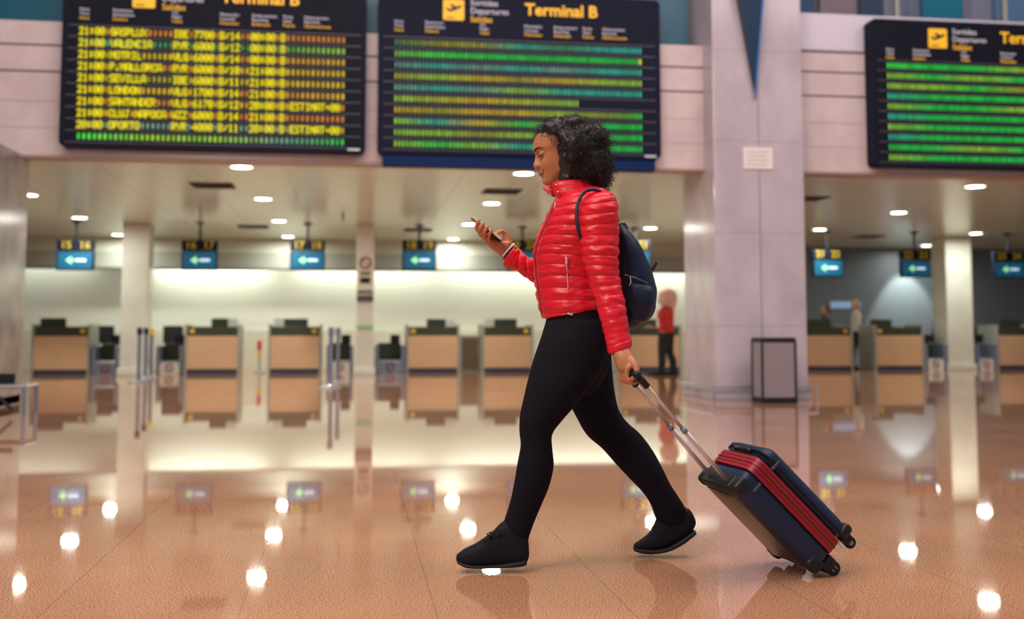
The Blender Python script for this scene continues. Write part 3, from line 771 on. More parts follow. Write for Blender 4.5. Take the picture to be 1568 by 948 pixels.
SKIN = mat('skin', (.43, .165, .080), .45, spec=.4)
SKIN.node_tree.nodes['Principled BSDF'].inputs['Subsurface Weight'].default_value = .12
SKIN.node_tree.nodes['Principled BSDF'].inputs['Subsurface Radius'].default_value = (.02, .008, .004)
noisy(SKIN, (.49, .205, .10), 30, 3)
JACKET = mat('red_nylon', (.68, .006, .026), .36, spec=.42)
b_ = JACKET.node_tree.nodes['Principled BSDF']
tc = N(JACKET, 'ShaderNodeTexCoord'); mp = N(JACKET, 'ShaderNodeMapping'); L(JACKET, tc.outputs['Object'], mp.inputs[0]); mp.inputs['Scale'].default_value = (1, 1, 2.6)
nz = N(JACKET, 'ShaderNodeTexNoise', Scale=18, Detail=6); L(JACKET, mp.outputs[0], nz.inputs['Vector'])
bp = N(JACKET, 'ShaderNodeBump', Strength=.40, Distance=.012); L(JACKET, nz.outputs[0], bp.inputs['Height']); L(JACKET, bp.outputs[0], b_.inputs['Normal'])
LEGG = mat('black_knit', (.0085, .0075, .0140), .85, spec=.12)
SHOE = mat('black_suede', (.008, .008, .013), .7, spec=.2); SOLE = mat('black_rubber', (.012, .013, .020), .5, spec=.3)
HAIRM = mat('dark_curls', (.016, .011, .012), .50, spec=.5)
NAVY = mat('navy_nylon', (.005, .014, .042), .5, spec=.3); noisy(NAVY, (.008, .022, .058), 9, 3, bump=.25, bscale=14)
NAVYS = mat('navy_strap', (.012, .014, .045), .55)
CUFF = mat('black_cuff', (.018, .014, .026), .6)
SNAP = mat('snap_metal', (.75, .72, .75), .25, metal=.6)

ZM, ZN, ZR = 4.27, 4.13, 4.40                      # mid body, near leg, far leg (distance from the camera)
base = at(880, 860, ZM); base.z = 0
woman = thing('person', 'woman in quilted red jacket and black leggings walking left, looking at phone, pulling suitcase', 'person', base)

# ---- body, one continuous surface
def narrow(rows, f, g=None):
    return [(c, A*f, B*(g or f)) for c, A, B in rows]
nearleg = [prow((836, 492), (934, 494), 4.22, .115), prow((827, 520), (931, 520), 4.185, .105), prow((816, 552), (926, 552), 4.17, .10), prow((808, 582), (908, 588), 4.16, .098), prow((801, 612), (884, 618), 4.155, .088),
           prow((796, 636), (861, 644), 4.15, .074), prow((795, 660), (846, 665), 4.15, .062), prow((797, 682), (846, 688), 4.15, .062), prow((792, 710), (848, 714), 4.15, .064), prow((787, 740), (841, 745), 4.15, .058),
           prow((781, 768), (829, 774), 4.15, .047), prow((773, 793), (819, 798), 4.15, .040), prow((768, 812), (811, 820), 4.15, .037), prow((772, 826), (808, 836), 4.15, .034)]
farleg = [prow((842, 496), (938, 494), 4.32, .115), prow((846, 535), (936, 535), 4.345, .105), prow((853, 575), (938, 572), 4.36, .10), prow((869, 612), (942, 604), 4.38, .090), prow((884, 642), (948, 628), 4.39, .078),
          prow((899, 667), (960, 646), 4.40, .066), prow((922, 687), (981, 665), 4.40, .062), prow((945, 713), (1001, 692), 4.40, .062), prow((966, 735), (1016, 720), 4.40, .058), prow((984, 754), (1027, 742), 4.40, .048),
          prow((997, 774), (1040, 762), 4.40, .041), prow((1003, 792), (1050, 779), 4.40, .037), prow((1012, 810), (1054, 796), 4.41, .034)]
torso = [prow((858, 296), (902, 284), ZM, .062), prow((851, 303), (918, 288), ZM, .115), prow((845, 314), (931, 300), ZM, .165), prow((839, 328), (940, 315), ZM, .185), prow((831, 345), (944, 338), ZM, .185), prow((821, 368), (946, 365), ZM, .172),
         prow((816.5, 388), (945, 392), ZM, .158), prow((817, 412), (941, 416), ZM, .147), prow((820, 436), (938, 438), ZM, .143), prow((822, 456), (937, 456), ZM, .147), prow((827, 478), (932, 472), ZM, .153), prow((831, 487), (922, 474), ZM, .152)]
neararm = [prow((905, 297), (930, 292), 4.12, .040), prow((896, 302), (939, 299), 4.095, .060), prow((888, 314), (944, 306), 4.07, .070), prow((885, 334), (947.5, 330), 4.055, .070), prow((886, 360), (948, 358), 4.05, .066), prow((890, 388), (947.5, 386), 4.04, .062), prow((897, 414), (948, 412), 4.03, .057),
           prow((906, 442), (951, 434), 4.02, .054), prow((913, 466), (956, 458), 4.00, .050), prow((919, 490), (960, 482), 3.985, .047), prow((925, 512), (963, 503), 3.975, .044), prow((930, 530), (966, 520), 3.965, .043), prow((932.5, 537), (967, 525), 3.96, .041)]
fararm = [prow((842, 326), (890, 322), 4.44, .055), prow((838, 350), (886, 352), 4.46, .055), prow((836, 380), (878, 392), 4.47, .052), prow((838, 404), (862, 438), 4.47, .050), prow((828, 404), (836, 442), 4.46, .047), prow((812, 395), (814, 431), 4.45, .043), prow((800, 386), (797, 420), 4.44, .040), prow((788, 377), (771, 407), 4.43, .037)]
bm = bmesh.new()
for r, f in ((nearleg, .9), (farleg, .9), (torso[1:], .82), (neararm[2:], .8), (fararm, .8)): loft(bm, narrow(r, f), 28, step=.012)
# neck
loft(bm, [prow((852, 306), (902, 300), ZM, .062), prow((847, 290), (896, 282), ZM, .056), prow((846, 272), (893, 262), ZM, .056), prow((848, 255), (895, 248), ZM, .06)], 28)
# ---- head: designed upright, x forward, y to the camera side, z up, origin at the forehead on the face line
TILT = math.atan2(14.5, 63)
Hd = at(816.6, 220, ZM); fx = -RV*math.cos(TILT) - ZV*0 ; 
down = (RV*math.sin(TILT) - ZV*math.cos(TILT)); fwd_ = (-RV*math.cos(TILT) - ZV*math.sin(TILT)); side = -FV
TURN = math.radians(12)                                   # head turned a touch to the camera
fwd_t = fwd_*math.cos(TURN)+side*math.sin(TURN); side_t = side*math.cos(TURN)-fwd_*math.sin(TURN)
HS = 1/400*1.0
def hp(x, y, z): return Hd + fwd_t*(x+.09) + side_t*y - down*z - fwd_*.09
def bumpf(p, c, s, a): 
    d = Vector((p[0]-c[0], p[1]-c[1], p[2]-c[2])); return a*math.exp(-(d.length/s)**2)
slices = [(.050, -.050, -.135, .036), (.038, -.028, -.160, .055), (.020, -.010, -.178, .067), (0.0, .001, -.187, .073), (-.020, .0045, -.190, .075), (-.034, .005, -.190, .0745), (-.046, -.001, -.190, .073), (-.058, -.003, -.187, .071),
          (-.072, -.002, -.180, .069), (-.088, .001, -.168, .066), (-.100, .004, -.150, .063), (-.112, .005, -.135, .060), (-.124, .004, -.120, .056), (-.136, .001, -.108, .051), (-.148, .0, -.100, .044), (-.160, .0005, -.092, .035), (-.170, -.005, -.080, .026), (-.176, -.016, -.066, .014)]
def head_ring(z, xf, xb, hw, seg=64):
    P = []; cx = (xf+xb)/2; ax = (xf-xb)/2
    xm = xf - (.095 if z > -.09 else max(.05, .095-(-z-.09)*.55))     # widest point behind the face
    for k in range(seg):
        a = 2*PI*k/seg; ca, sa = math.cos(a), math.sin(a)
        if ca >= 0: e = 2.2 if z > -.09 else max(1.85, 2.2-(-z-.09)*12); x = xm + (xf-xm)*abs(ca)**(2/e); y = hw*math.copysign(abs(sa)**(2/e), sa)
        else: x = xm - (xm-xb)*abs(ca); y = hw*sa
        dx = 0
        for s in (-1, 1):
            dx -= bumpf((x, y, z), (-.008, s*.031, -.053), .0155, .0105)          # sockets
            dx += bumpf((x, y, z), (-.012, s*.042, -.085), .020, .0075)           # cheeks
            dx += bumpf((x, y, z), (.0, s*.022, -.036), .013, .0025)              # brow ridge
            dx -= bumpf((x, y, z), (.0, s*.030, -.118), .010, .0030)              # smile fold
        dx += bumpf((x, y, z), (.004, 0, -.163), .016, .0035)                     # chin
        dx -= bumpf((x, y, z), (.004, 0, -.143), .009, .0045)
        P.append((x+dx*max(0, ca), y, z))
    return P
rings = []; prevs = None; dense = []
for i in range(len(slices)-1):
    q = [slices[max(i-1, 0)], slices[i], slices[i+1], slices[min(i+2, len(slices)-1)]]
    for j in range(5): dense.append(tuple(crom(q[0][m], q[1][m], q[2][m], q[3][m], j/5) for m in range(4)))
dense.append(slices[-1])
hb = bmesh.new()
for z, xf, xb, hw in dense: rings.append([hb.verts.new(hp(*p)) for p in head_ring(z, xf, xb, hw)])
for r0, r1 in zip(rings, rings[1:]):
    for k in range(64): hb.faces.new((r0[k], r0[(k+1) % 64], r1[(k+1) % 64], r1[k]))
hb.faces.new(rings[0][::-1]); hb.faces.new(rings[-1]); merge(bm, hb)
hR = Matrix((fwd_t, side_t, -down)).transposed()           # head axes
def hrow(x0, z, d, hw, tilt=0):                             # a horizontal slice of the nose: front x0, depth d
    return (hp(x0-d, 0, z), fwd_t*d, side_t*hw)
nose = [hrow(.004, -.044, .012, .0075), hrow(.0075, -.055, .015, .0075), hrow(.0125, -.066, .018, .0085), hrow(.0185, -.077, .021, .0105), hrow(.0235, -.086, .023, .0120), hrow(.0225, -.094, .020, .0120), hrow(.0155, -.1, .014, .0095)]
loft(bm, nose, 24, p=1.9, step=.002, cap=.5)
for s in (-1, 1):
    ball(bm, hp(.0065, s*.0125, -.0925), .0115, .0068, .0075, hR)                     # nostril wings
    ball(bm, hp(-.0125, s*.031, -.0535), .0130, .0150, .0112, hR)                     # closed upper lid over the eyeball
    ball(bm, hp(-.100, s*.074, -.070), .018, .006, .030, hR)                          # ears
def arc(pts): return [hp(*p) for p in pts]
# ---- far (right) hand round the phone
pc = at(745.0, 350.5, 4.40)
pu = (at(721.5, 332, 4.40)-at(768, 367.5, 4.40)); PL = pu.length; pu.normalize()     # phone axis, towards its top
pn = (FV.cross(pu)).normalized()
if pn.z < 0: pn = -pn                                                               # screen normal, up and right
PW, PT = .070, .0085
wr = at(783, 387, 4.43)                                                               # wrist
loft(bm, [prow((800, 385), (790, 412), 4.44, .026), prow((790, 376), (773, 399), 4.43, .026), prow((783, 371), (765, 391), 4.43, .029), prow((776, 369), (756, 384), 4.43, .034), prow((769, 368.5), (747, 376), 4.435, .038), prow((760, 364), (740, 367), 4.44, .036), prow((750, 357), (735, 359), 4.44, .030)], 28, p=2.3, step=.004)
def ph(a, n, f): return pc + pu*a + pn*n + FV*f              # point in phone axes: along, above, away from camera
fing = [(.037, .0078, .010), (.016, .0083, .006), (-.005, .0081, .008), (-.026, .0072, .012)]   # index .. little, along the phone
for i, (a, r, lo_) in enumerate(fing):
    drop = (-.019, -.026, -.026, -.022)[i]
    chain(bm, [ph(a-.022, drop-.006, .028), ph(a-.010, drop-.006, .000), ph(a-.004, drop, -.028), ph(a, drop*.55, -.046), ph(a+.003, -.002+lo_*.2, -.0475), ph(a+.004, .006+lo_*.2, -.043)], [r*1.15, r*1.12, r*1.08, r, r*.95, r*.82])
# thumb, from the heel of the palm over the screen
chain(bm, [at(776, 380, 4.45), at(777, 369, 4.452), at(774, 359, 4.448), at(768, 354.5, 4.435), at(762, 357, 4.42), at(757.5, 360.5, 4.41)], [.0150, .0145, .0115, .0100, .0090, .0075])
# ---- near (left) hand round the suitcase grip
gc = at(966, 573, 3.93)                                                               # middle of the grip
loft(bm, [prow((934, 520), (963, 512), 3.965, .027), prow((937, 533), (963, 527), 3.955, .027), prow((939, 545), (968, 539), 3.945, .034), prow((942, 556), (973, 549), 3.94, .040), prow((946, 566), (976, 560), 3.935, .041)], 28, p=2.3, step=.004)
# grip axis: across the suitcase (also used below)
SY = math.radians(15)
TR = (-RV*math.cos(SY) - FV*math.sin(SY))                 # direction of travel of the case: left and a little to the camera
SWd = (-RV*math.sin(SY) + FV*math.cos(SY))                # across the case, away from the camera
rI = [.0086, .0090, .0086, .0075]
for i in range(4):
    o = SWd*(-.033+.0215*i); r = rI[i]
    g = gc + o
    # knuckle above-left of the grip, finger goes down its left side and hooks under it
    chain(bm, [g-RV*.006+ZV*.034, g-RV*.021+ZV*.020, g-RV*.025-ZV*.004, g-RV*.018-ZV*.025, g+RV*.001-ZV*.029, g+RV*.012-ZV*.022], [r*1.2, r*1.12, r*1.05, r, r*.92, r*.8])
chain(bm, [at(962, 548, 3.925), at(970, 556, 3.90), at(975, 566, 3.885), at(973, 576, 3.88), at(967, 581, 3.885)], [.0145, .0130, .0110, .0098, .0080])
body = mesh_obj('body', bm, SKIN, woman)
remesh(body, .0030, 3)

# ---- face details
EYE_D = mat('lashes_black', (.012, .008, .008), .5); BROW = mat('brow_brown', (.030, .015, .012), .7); LIP = mat('lips', (.36, .115, .075), .4); TEETH = mat('teeth', (.80, .74, .66), .3)
def on_face(y, z, extra=0):
    """front surface of the head at side y, height z"""
    for i in range(len(dense)-1):
        if dense[i][0] >= z >= dense[i+1][0]:
            P = head_ring(z, dense[i][1], dense[i][2], dense[i][3]); break
    best = min((p for p in P if p[0] > -.09), key=lambda p: abs(p[1]-y)); return hp(best[0]+extra, y, z)
for s in (1, -1):
    bm = bmesh.new()
    pts = [hp(-.0005, s*.019, -.0600), hp(-.0005, s*.024, -.0620), hp(-.0015, s*.031, -.0625), hp(-.005, s*.038, -.0610), hp(-.012, s*.0455, -.0565)]
    tube(bm, pts, [.0008, .0014, .0017, .0017, .0008], 6)
    for k in range(11):
        t = k/10; i = min(3, int(t*4)); f = t*4-i; p0 = pts[i].lerp(pts[i+1], f)
        tube(bm, [p0, p0+fwd_t*.004+down*.0035+side_t*s*.001, p0+fwd_t*.008+down*.0035+side_t*s*.003*t], [.0005, .0004, .0002], 4)
    mesh_obj('eyelashes', bm, EYE_D, woman)
    bm = bmesh.new()
    pts = [on_face(s*y, z, .0035) for y, z in ((.0095, -.0375), (.019, -.0325), (.030, -.0285), (.042, -.0290), (.053, -.0345))]
    tube(bm, pts, [.0018, .0033, .0034, .0026, .0010], 8)
    mesh_obj('eyebrow', bm, BROW, woman)
    bm = bmesh.new(); ball(bm, hp(.0095, s*.0072, -.1005), .0028, .0022, .0016, hR, 8); mesh_obj('nostril', bm, EYE_D, woman)
# lips: upper and lower, teeth between (a smile, corners up)
for nm, zz, r, m_, fx_ in (('upper_lip', -.1140, .0028, LIP, .0045), ('lower_lip', -.1310, .0036, LIP, .0028), ('teeth', -.1205, .0042, TEETH, -.0008)):
    bm = bmesh.new(); n = 13; pts = []; rr = []
    for k in range(n):
        u = -1+2*k/(n-1); y = u*.0290 if nm != 'teeth' else u*.0245
        corner = abs(u)**2.2
        z = zz*(1-corner)+(-.1130)*corner
        base_x = (on_face(y, z)-on_face(0, z)).dot(fwd_t)
        x = (on_face(0, z)-hp(0, 0, z)).dot(fwd_t) + base_x + fx_*(1-corner*.8)
        pts.append(hp(x, y, z)); rr.append(max(.0006, r*(1-corner*.75)))
    tube(bm, pts, rr, 10); mesh_obj(nm, bm, m_, woman, smooth=True)
bm = bmesh.new(); n = 13; pts = []
for k in range(n):
    u = -1+2*k/(n-1); y = u*.0280; z = -.1225*(1-abs(u)**2.2)-.1130*abs(u)**2.2; pts.append(on_face(y, z, -.0008))
tube(bm, pts, [.0008]+[.0042*(1-abs(-1+2*k/12)**2*.8) for k in range(1, 12)]+[.0008], 8); mesh_obj('mouth_gap', bm, mat('mouth_dark', (.06, .012, .012), .5), woman)
bm = bmesh.new(); P = [hp(.0165+.0045*math.cos(a), .0075, -.1015+.0045*math.sin(a)) for a in [PI*2*k/14 for k in range(15)]]; tube(bm, P, .0007, 6, cap=False); mesh_obj('nose_ring', bm, SNAP, woman)

# ---- hair: a soft core wrapped in many curls
blobs = [(882, 226, 45, 46, .118, 0), (905, 250, 33, 36, .105, 0), (852, 204, 32, 24, .085, 0), (886, 264, 34, 22, .100, .0), (914, 266, 22, 22, .08, 0), (872, 242, 24, 36, .100, -.012), (873, 262, 20, 22, .095, -.01), (836, 205, 16, 12, .060, 0), (876, 192, 26, 15, .09, 0), (922, 250, 15, 22, .07, 0), (869, 274, 16, 13, .085, -.012), (908, 214, 24, 26, .09, 0)]
bm = bmesh.new()
MB_ = []
for cx, cy, rx, ry, rz, dz in blobs:
    c = at(cx, cy, ZM+dz); MB_.append((c, rx/405, rz, ry/405))
    b2 = bmesh.new(); bmesh.ops.create_uvsphere(b2, u_segments=32, v_segments=24, radius=1)
    for v in b2.verts: v.co = c + RV*(v.co.x*rx/405*.93) + FV*(v.co.y*rz*.93) + ZV*(v.co.z*ry/405*.93)
    merge(bm, b2)
core = mesh_obj('hair', bm, HAIRM, woman)
core.data.update()
remesh(core, .006, 1)
wm = Matrix.Translation(woman.location)
nm_ = [v.normal.copy() for v in core.data.vertices]; co_ = [v.co.copy() for v in core.data.vertices]
for v, n_ in zip(core.data.vertices, nm_):
    v.co += n_*(.008*noise.noise(v.co*28) + .006*noise.noise(v.co*60))
# curls
faces = [(p.center.copy(), p.normal.copy()) for p in core.data.polygons]
rnd = random.Random(3)
face_c = hp(-.03, 0, -.09) - woman.location
V, Fc = [], []
hc = at(885, 230, ZM)-woman.location
def keep_clear(p):
    """keeps the face free of hair"""
    w_ = p + woman.location
    rel = w_-Hd; x = rel.dot(fwd_); z = -rel.dot(down)
    return x > -.050+.32*z and z < -.004 and z > -.2
cnt = 0
for k in range(5200):
    c, n_ = rnd.choice(faces)
    if keep_clear(c): continue
    if (c-hc).dot(FV) > .07 and rnd.random() < .6: continue
    d = (n_*.55 - ZV*rnd.uniform(.1, .8) + RV*rnd.uniform(-.25, .5) + Vector((rnd.gauss(0, .35), rnd.gauss(0, .35), rnd.gauss(0, .35)))).normalized()
    u = d.orthogonal().normalized(); v2 = d.cross(u)
    ln = rnd.uniform(.018, .042); R = rnd.uniform(.0026, .0058); turns = ln/.011*rnd.uniform(.7, 1.3); ph0 = rnd.uniform(0, 6.28); n = 13; tr = rnd.uniform(.0006, .0011)
    start = c - n_*.006; pts = []
    for j in range(n):
        t = j/(n-1); a = ph0+turns*t*2*PI
        pts.append(start + d*ln*t + (u*math.cos(a)+v2*math.sin(a))*R*(.4+.6*t) - ZV*.010*t*t)
    if keep_clear(pts[-1]): continue
    i0 = len(V)
    for j, p in enumerate(pts):
        t_ = (pts[min(j+1, n-1)]-pts[max(j-1, 0)]).normalized(); uu = t_.orthogonal().normalized(); vv = t_.cross(uu)
        for q in range(3):
            a = 2.094*q; V.append(p+(uu*math.cos(a)+vv*math.sin(a))*tr*(1-.5*j/n))
    for j in range(n-1):
        for q in range(3): Fc.append((i0+j*3+q, i0+j*3+(q+1) % 3, i0+(j+1)*3+(q+1) % 3, i0+(j+1)*3+q))
    cnt += 1
curls = mesh_obj('curls', (V, [], Fc), HAIRM, core, smooth=True, world=False)
# the big loose ringlet at the nape
bm = bmesh.new()
c0 = at(920, 278, ZM-.03)
tube(bm, [c0 + RV*(.012*math.cos(a))+ZV*(.010*math.sin(a)-.002*a)+FV*.002*a for a in [i*.5 for i in range(26)]], .0013, 5); mesh_obj('ringlet', bm, HAIRM, core)

# ---- leggings
bm = bmesh.new()
for r in (nearleg, farleg): loft(bm, r, 40, step=.01, cap=.15)
loft(bm, [prow((837, 470), (928, 468), ZM, .145), prow((836, 490), (931, 490), ZM, .155), prow((829, 515), (934, 515), ZM, .165), prow((826, 540), (934, 540), ZM, .165), prow((832, 566), (932, 562), ZM, .15), prow((848, 588), (922, 584), ZM, .11)], 40)
lg = mesh_obj('leggings', bm, LEGG, woman); remesh(lg, .006, 4)
bm = bmesh.new(); c = at(873, 481, 4.115)
box(-.010, -.002, -.0035, .010, .002, .0035, .001, bm); bm.transform(Matrix.Translation(c) @ Matrix.Rotation(-YAW, 4, 'Z') @ Matrix.Rotation(.25, 4, 'Y')); mesh_obj('drawcord_tip', bm, SNAP, lg)

# ---- jacket: torso and sleeves in one quilted mesh, collar, zips, cuffs
bm = bmesh.new()
loft(bm, torso, 96, p=2.15, step=.0022, quilt=(.0400, .0075), wob=.0040, cap=.12)
loft(bm, neararm, 64, step=.0022, quilt=(.0390, lambda s: .0070 if s < .28 else max(.0020, .0070-.024*(s-.28))), wob=.0042, cap=.5)
loft(bm, fararm, 64, step=.0022, quilt=(.0390, .0045), wob=.0035, cap=.12)
jk = mesh_obj('jacket', bm, JACKET, woman, smooth=True)
jk.data.update()
# gathered cuffs
bm = bmesh.new(); loft(bm, [prow((929, 532), (968, 521), 3.965, .045), prow((931, 541), (968, 529), 3.96, .042)], 40, step=.004, cap=.3); mesh_obj('sleeve_cuff', bm, JACKET, jk, smooth=True)
bm = bmesh.new(); loft(bm, [prow((935, 536), (965, 528), 3.958, .032), prow((937, 544), (965, 538), 3.953, .031)], 32, step=.004, cap=.1); mesh_obj('inner_cuff', bm, CUFF, jk, smooth=True)['label'] = 'black inner cuff'
bm = bmesh.new(); loft(bm, [prow((795, 381), (778, 413), 4.435, .041), prow((788.5, 377), (770, 406), 4.43, .040)], 40, step=.004, cap=.15); mesh_obj('sleeve_cuff', bm, JACKET, jk, smooth=True)
bm = bmesh.new(); loft(bm, [prow((792, 378.5), (777, 404), 4.43, .034), prow((786, 374), (770, 397), 4.43, .032)], 32, step=.004, cap=.1); mesh_obj('inner_cuff', bm, CUFF, jk, smooth=True)['label'] = 'black inner cuff'
# stand collar, open at the front
def collar_mesh(path, thick=.010, puff=.004):
    """path: list of (bottom point, top point) going round the neck"""
    bm = bmesh.new(); n = len(path); m = 7; cen = sum((a+b_*1.0 for a, b_ in path), Vector())/(2*n)
    outer, inner = [], []
    for a, b_ in path:
        oc, ic = [], []
        for j in range(m):
            t = j/(m-1); p = a.lerp(b_, t); d = p-cen; d.z = 0; d.normalize()
            th = thick*(.45+.55*math.sin(PI*t)**.5) ; oc.append(bm.verts.new(p+d*(th*.5+puff*abs(math.sin(2*PI*t))))); ic.append(bm.verts.new(p-d*th*.5))
        outer.append(oc); inner.append(ic)
    for i in range(n-1):
        for j in range(m-1):
            bm.faces.new((outer[i][j], outer[i+1][j], outer[i+1][j+1], outer[i][j+1])); bm.faces.new((inner[i][j+1], inner[i+1][j+1], inner[i+1][j], inner[i][j]))
        bm.faces.new((outer[i][m-1], outer[i+1][m-1], inner[i+1][m-1], inner[i][m-1])); bm.faces.new((inner[i][0], inner[i+1][0], outer[i+1][0], outer[i][0]))
    for i, fl in ((0, 1), (n-1, 0)):
        for j in range(m-1):
            q = (outer[i][j], outer[i][j+1], inner[i][j+1], inner[i][j]); bm.faces.new(q if fl else q[::-1])
    return bm
col = [(at(852, 301, 4.195), at(847, 279, 4.20)), (at(860, 302, 4.175), at(857, 277, 4.185)), (at(873, 301, 4.165), at(868, 275.5, 4.18)), (at(888, 298, 4.165), at(880, 275, 4.18)), (at(902, 294, 4.185), at(890, 274, 4.20)), (at(912, 290, 4.23), at(898, 271, 4.235)),
       (at(914, 289, ZM), at(901, 270, ZM)), (at(910, 290, 4.32), at(898, 271, 4.31)), (at(896, 293, 4.36), at(884, 273, 4.35)), (at(878, 297, 4.375), at(866, 275, 4.365)), (at(862, 300, 4.375), at(848, 280, 4.37)), (at(852, 302, 4.35), at(838, 284, 4.36)), (at(847, 301, 4.31), at(832, 288, 4.34))]
def dens(path, k=5):
    out = []
    for i in range(len(path)-1):
        q = [path[max(i-1, 0)], path[i], path[i+1], path[min(i+2, len(path)-1)]]
        for j in range(k): out.append(tuple(crom(q[0][m], q[1][m], q[2][m], q[3][m], j/k) for m in (0, 1)))
    out.append(path[-1]); return out
mesh_obj('collar', collar_mesh(dens(col), .012, .003), JACKET, jk, smooth=True)
bm = bmesh.new()
for px, py, z in ((852, 283, 4.180), (854.5, 294, 4.172)): ball(bm, at(px, py, z), .0036, .0036, .0036, seg=10)
for px, py, z in ((837, 291, 4.335), (843.5, 298, 4.30)): ball(bm, at(px, py, z), .0032, .0032, .0032, seg=10)
mesh_obj('snap_buttons', bm, SNAP, jk)
bm = bmesh.new()
zf = [(853, 303, 4.215), (847, 316, 4.175), (840, 333, 4.16), (831.5, 352, 4.155), (823, 372, 4.165), (819, 390, 4.17), (821, 420, 4.18), (825, 450, 4.18), (829.5, 483, 4.18)]
tube(bm, [at(*q) for q in zf], .0028, 6); mesh_obj('front_zip', bm, mat('zip_dark_red', (.30, .006, .02), .5), jk)
bm = bmesh.new(); tube(bm, [at(853, 304, 4.205), at(850, 311, 4.18), at(848.5, 319, 4.165)], [.0034, .0026, .0018], 6); mesh_obj('zip_pull', bm, SNAP, jk)
bm = bmesh.new(); tube(bm, [at(867.5, 395, 4.118), at(868.5, 418, 4.126), at(870.0, 442, 4.124)], .0022, 6); mesh_obj('pocket_zip', bm, SNAP, jk)['label'] = 'silver pocket zip'
bm = bmesh.new(); box(-.0045, -.003, -.013, .0045, .003, .013, .002, bm); bm.transform(Matrix.Translation(at(867.3, 399, 4.110)) @ Matrix.Rotation(-YAW, 4, 'Z')); mesh_obj('zip_pull', bm, SNAP, jk)

# ---- shoes
def shoe(rows, sole_pts, z, laces=None):
    bm = bmesh.new(); loft(bm, rows, 36, p=2.5, step=.005, cap=.5); s = mesh_obj('shoe', bm, SHOE, woman); remesh(s, .004, 2)
    bm = bmesh.new(); loft(bm, sole_pts, 36, p=2.6, step=.006, cap=.6); mesh_obj('sole', bm, SOLE, s, smooth=True)
    if laces:
        bm = bmesh.new()
        for L_ in laces: tube(bm, [at(*q) for q in L_], .0024, 6)
        mesh_obj('laces', bm, SHOE, s)
    return s
zs = 4.15
shoe([prow((702, 847), (702, 862), zs, .026), prow((712, 840), (712, 866), zs, .037), prow((727, 833), (728, 867), zs, .043), prow((742, 823), (744, 867), zs, .044), prow((756, 812), (758, 867), zs, .042), prow((768, 800), (774, 866), zs, .040), prow((780, 796), (790, 865), zs, .039), prow((792, 799), (800, 864), zs, .036), prow((803, 812), (806, 862), zs, .028)],
     [prow((702, 856), (702, 863), zs, .029), prow((714, 860), (714, 868), zs, .040), prow((735, 862), (735, 869), zs, .045), prow((765, 861), (765, 868.5), zs, .042), prow((790, 857), (790, 867.5), zs, .041), prow((804, 855), (804, 866), zs, .032)], zs,
     [[(752, 823, 4.11), (745, 818, 4.105), (751, 815, 4.105), (757, 820, 4.11)], [(757, 820, 4.11), (762, 811, 4.105), (767, 815, 4.105), (760, 822, 4.108)], [(740, 829, 4.115), (748, 826, 4.105), (754, 822, 4.12)], [(746, 824, 4.18), (753, 820, 4.105)]])
zr = 4.42
shoe([prow((973, 832), (972, 841), zr, .026), prow((984, 825), (981, 842), zr, .038), prow((996, 814), (999, 842), zr, .043), prow((1003, 798), (1020, 838), zr, .044), prow((1010, 786), (1036, 830), zr, .042), prow((1024, 777), (1050, 821), zr, .040), prow((1040, 774), (1060, 812), zr, .036), prow((1051, 778), (1064, 806), zr, .028)],
     [prow((972, 836), (972, 844), zr, .028), prow((984, 837), (984, 847), zr, .041), prow((1002, 838), (1003, 847), zr, .046), prow((1020, 835), (1024, 843), zr, .045), prow((1040, 824), (1045, 833), zr, .041), prow((1060, 811), (1065, 818), zr, .034)], zr)

# ---- bracelets
def bead_ring(e1, e2, z, b, n, r, m, nm):
    P, Q = at(*e1, z), at(*e2, z); c = (P+Q)/2; A = (P-Q)/2; bm = bmesh.new()
    for k in range(n):
        a = 2*PI*k/n; ball(bm, c+A*math.cos(a)+FV*b*math.sin(a), r, r, r, seg=8)
    return mesh_obj(nm, bm, m, woman)
bead_ring((787, 374), (769.5, 393), 4.43, .034, 22, .0046, mat('pearl', (.85, .72, .70), .25), 'bracelet')['label'] = 'pale pearl bracelet'
bead_ring((783.5, 369.5), (766.5, 390.5), 4.43, .034, 24, .0038, mat('amber_bead', (.35, .10, .06), .3), 'bracelet')['label'] = 'reddish brown bead bracelet'

# ================================================================ PHONE
def obox(bm, c, ax, ay, az, sx, sy, sz, bev=.002):
    b2 = box(-sx/2, -sy/2, -sz/2, sx/2, sy/2, sz/2, bev)
    M = Matrix((ax, ay, az)).transposed().to_4x4(); b2.transform(Matrix.Translation(c) @ M); merge(bm, b2)
t = thing('smartphone', 'slim smartphone with dark back held in the woman\'s raised hand', 'phone', pc)
bm = bmesh.new(); obox(bm, pc, pu, FV, pn, PL, PW, PT, .003); mesh_obj('frame', bm, mat('rose_metal', (.62, .45, .40), .35, metal=.3), t, smooth=False)
bm = bmesh.new(); obox(bm, pc-pn*(PT*.5), pu, FV, pn, PL-.006, PW-.003, .003, .001); mesh_obj('back_cover', bm, M_dark, t)
bm = bmesh.new(); obox(bm, pc+pn*(PT*.5), pu, FV, pn, PL-.010, PW-.006, .0012, .0004); mesh_obj('screen', bm, lit('phone_screen', (.85, .80, .80), .7), t)

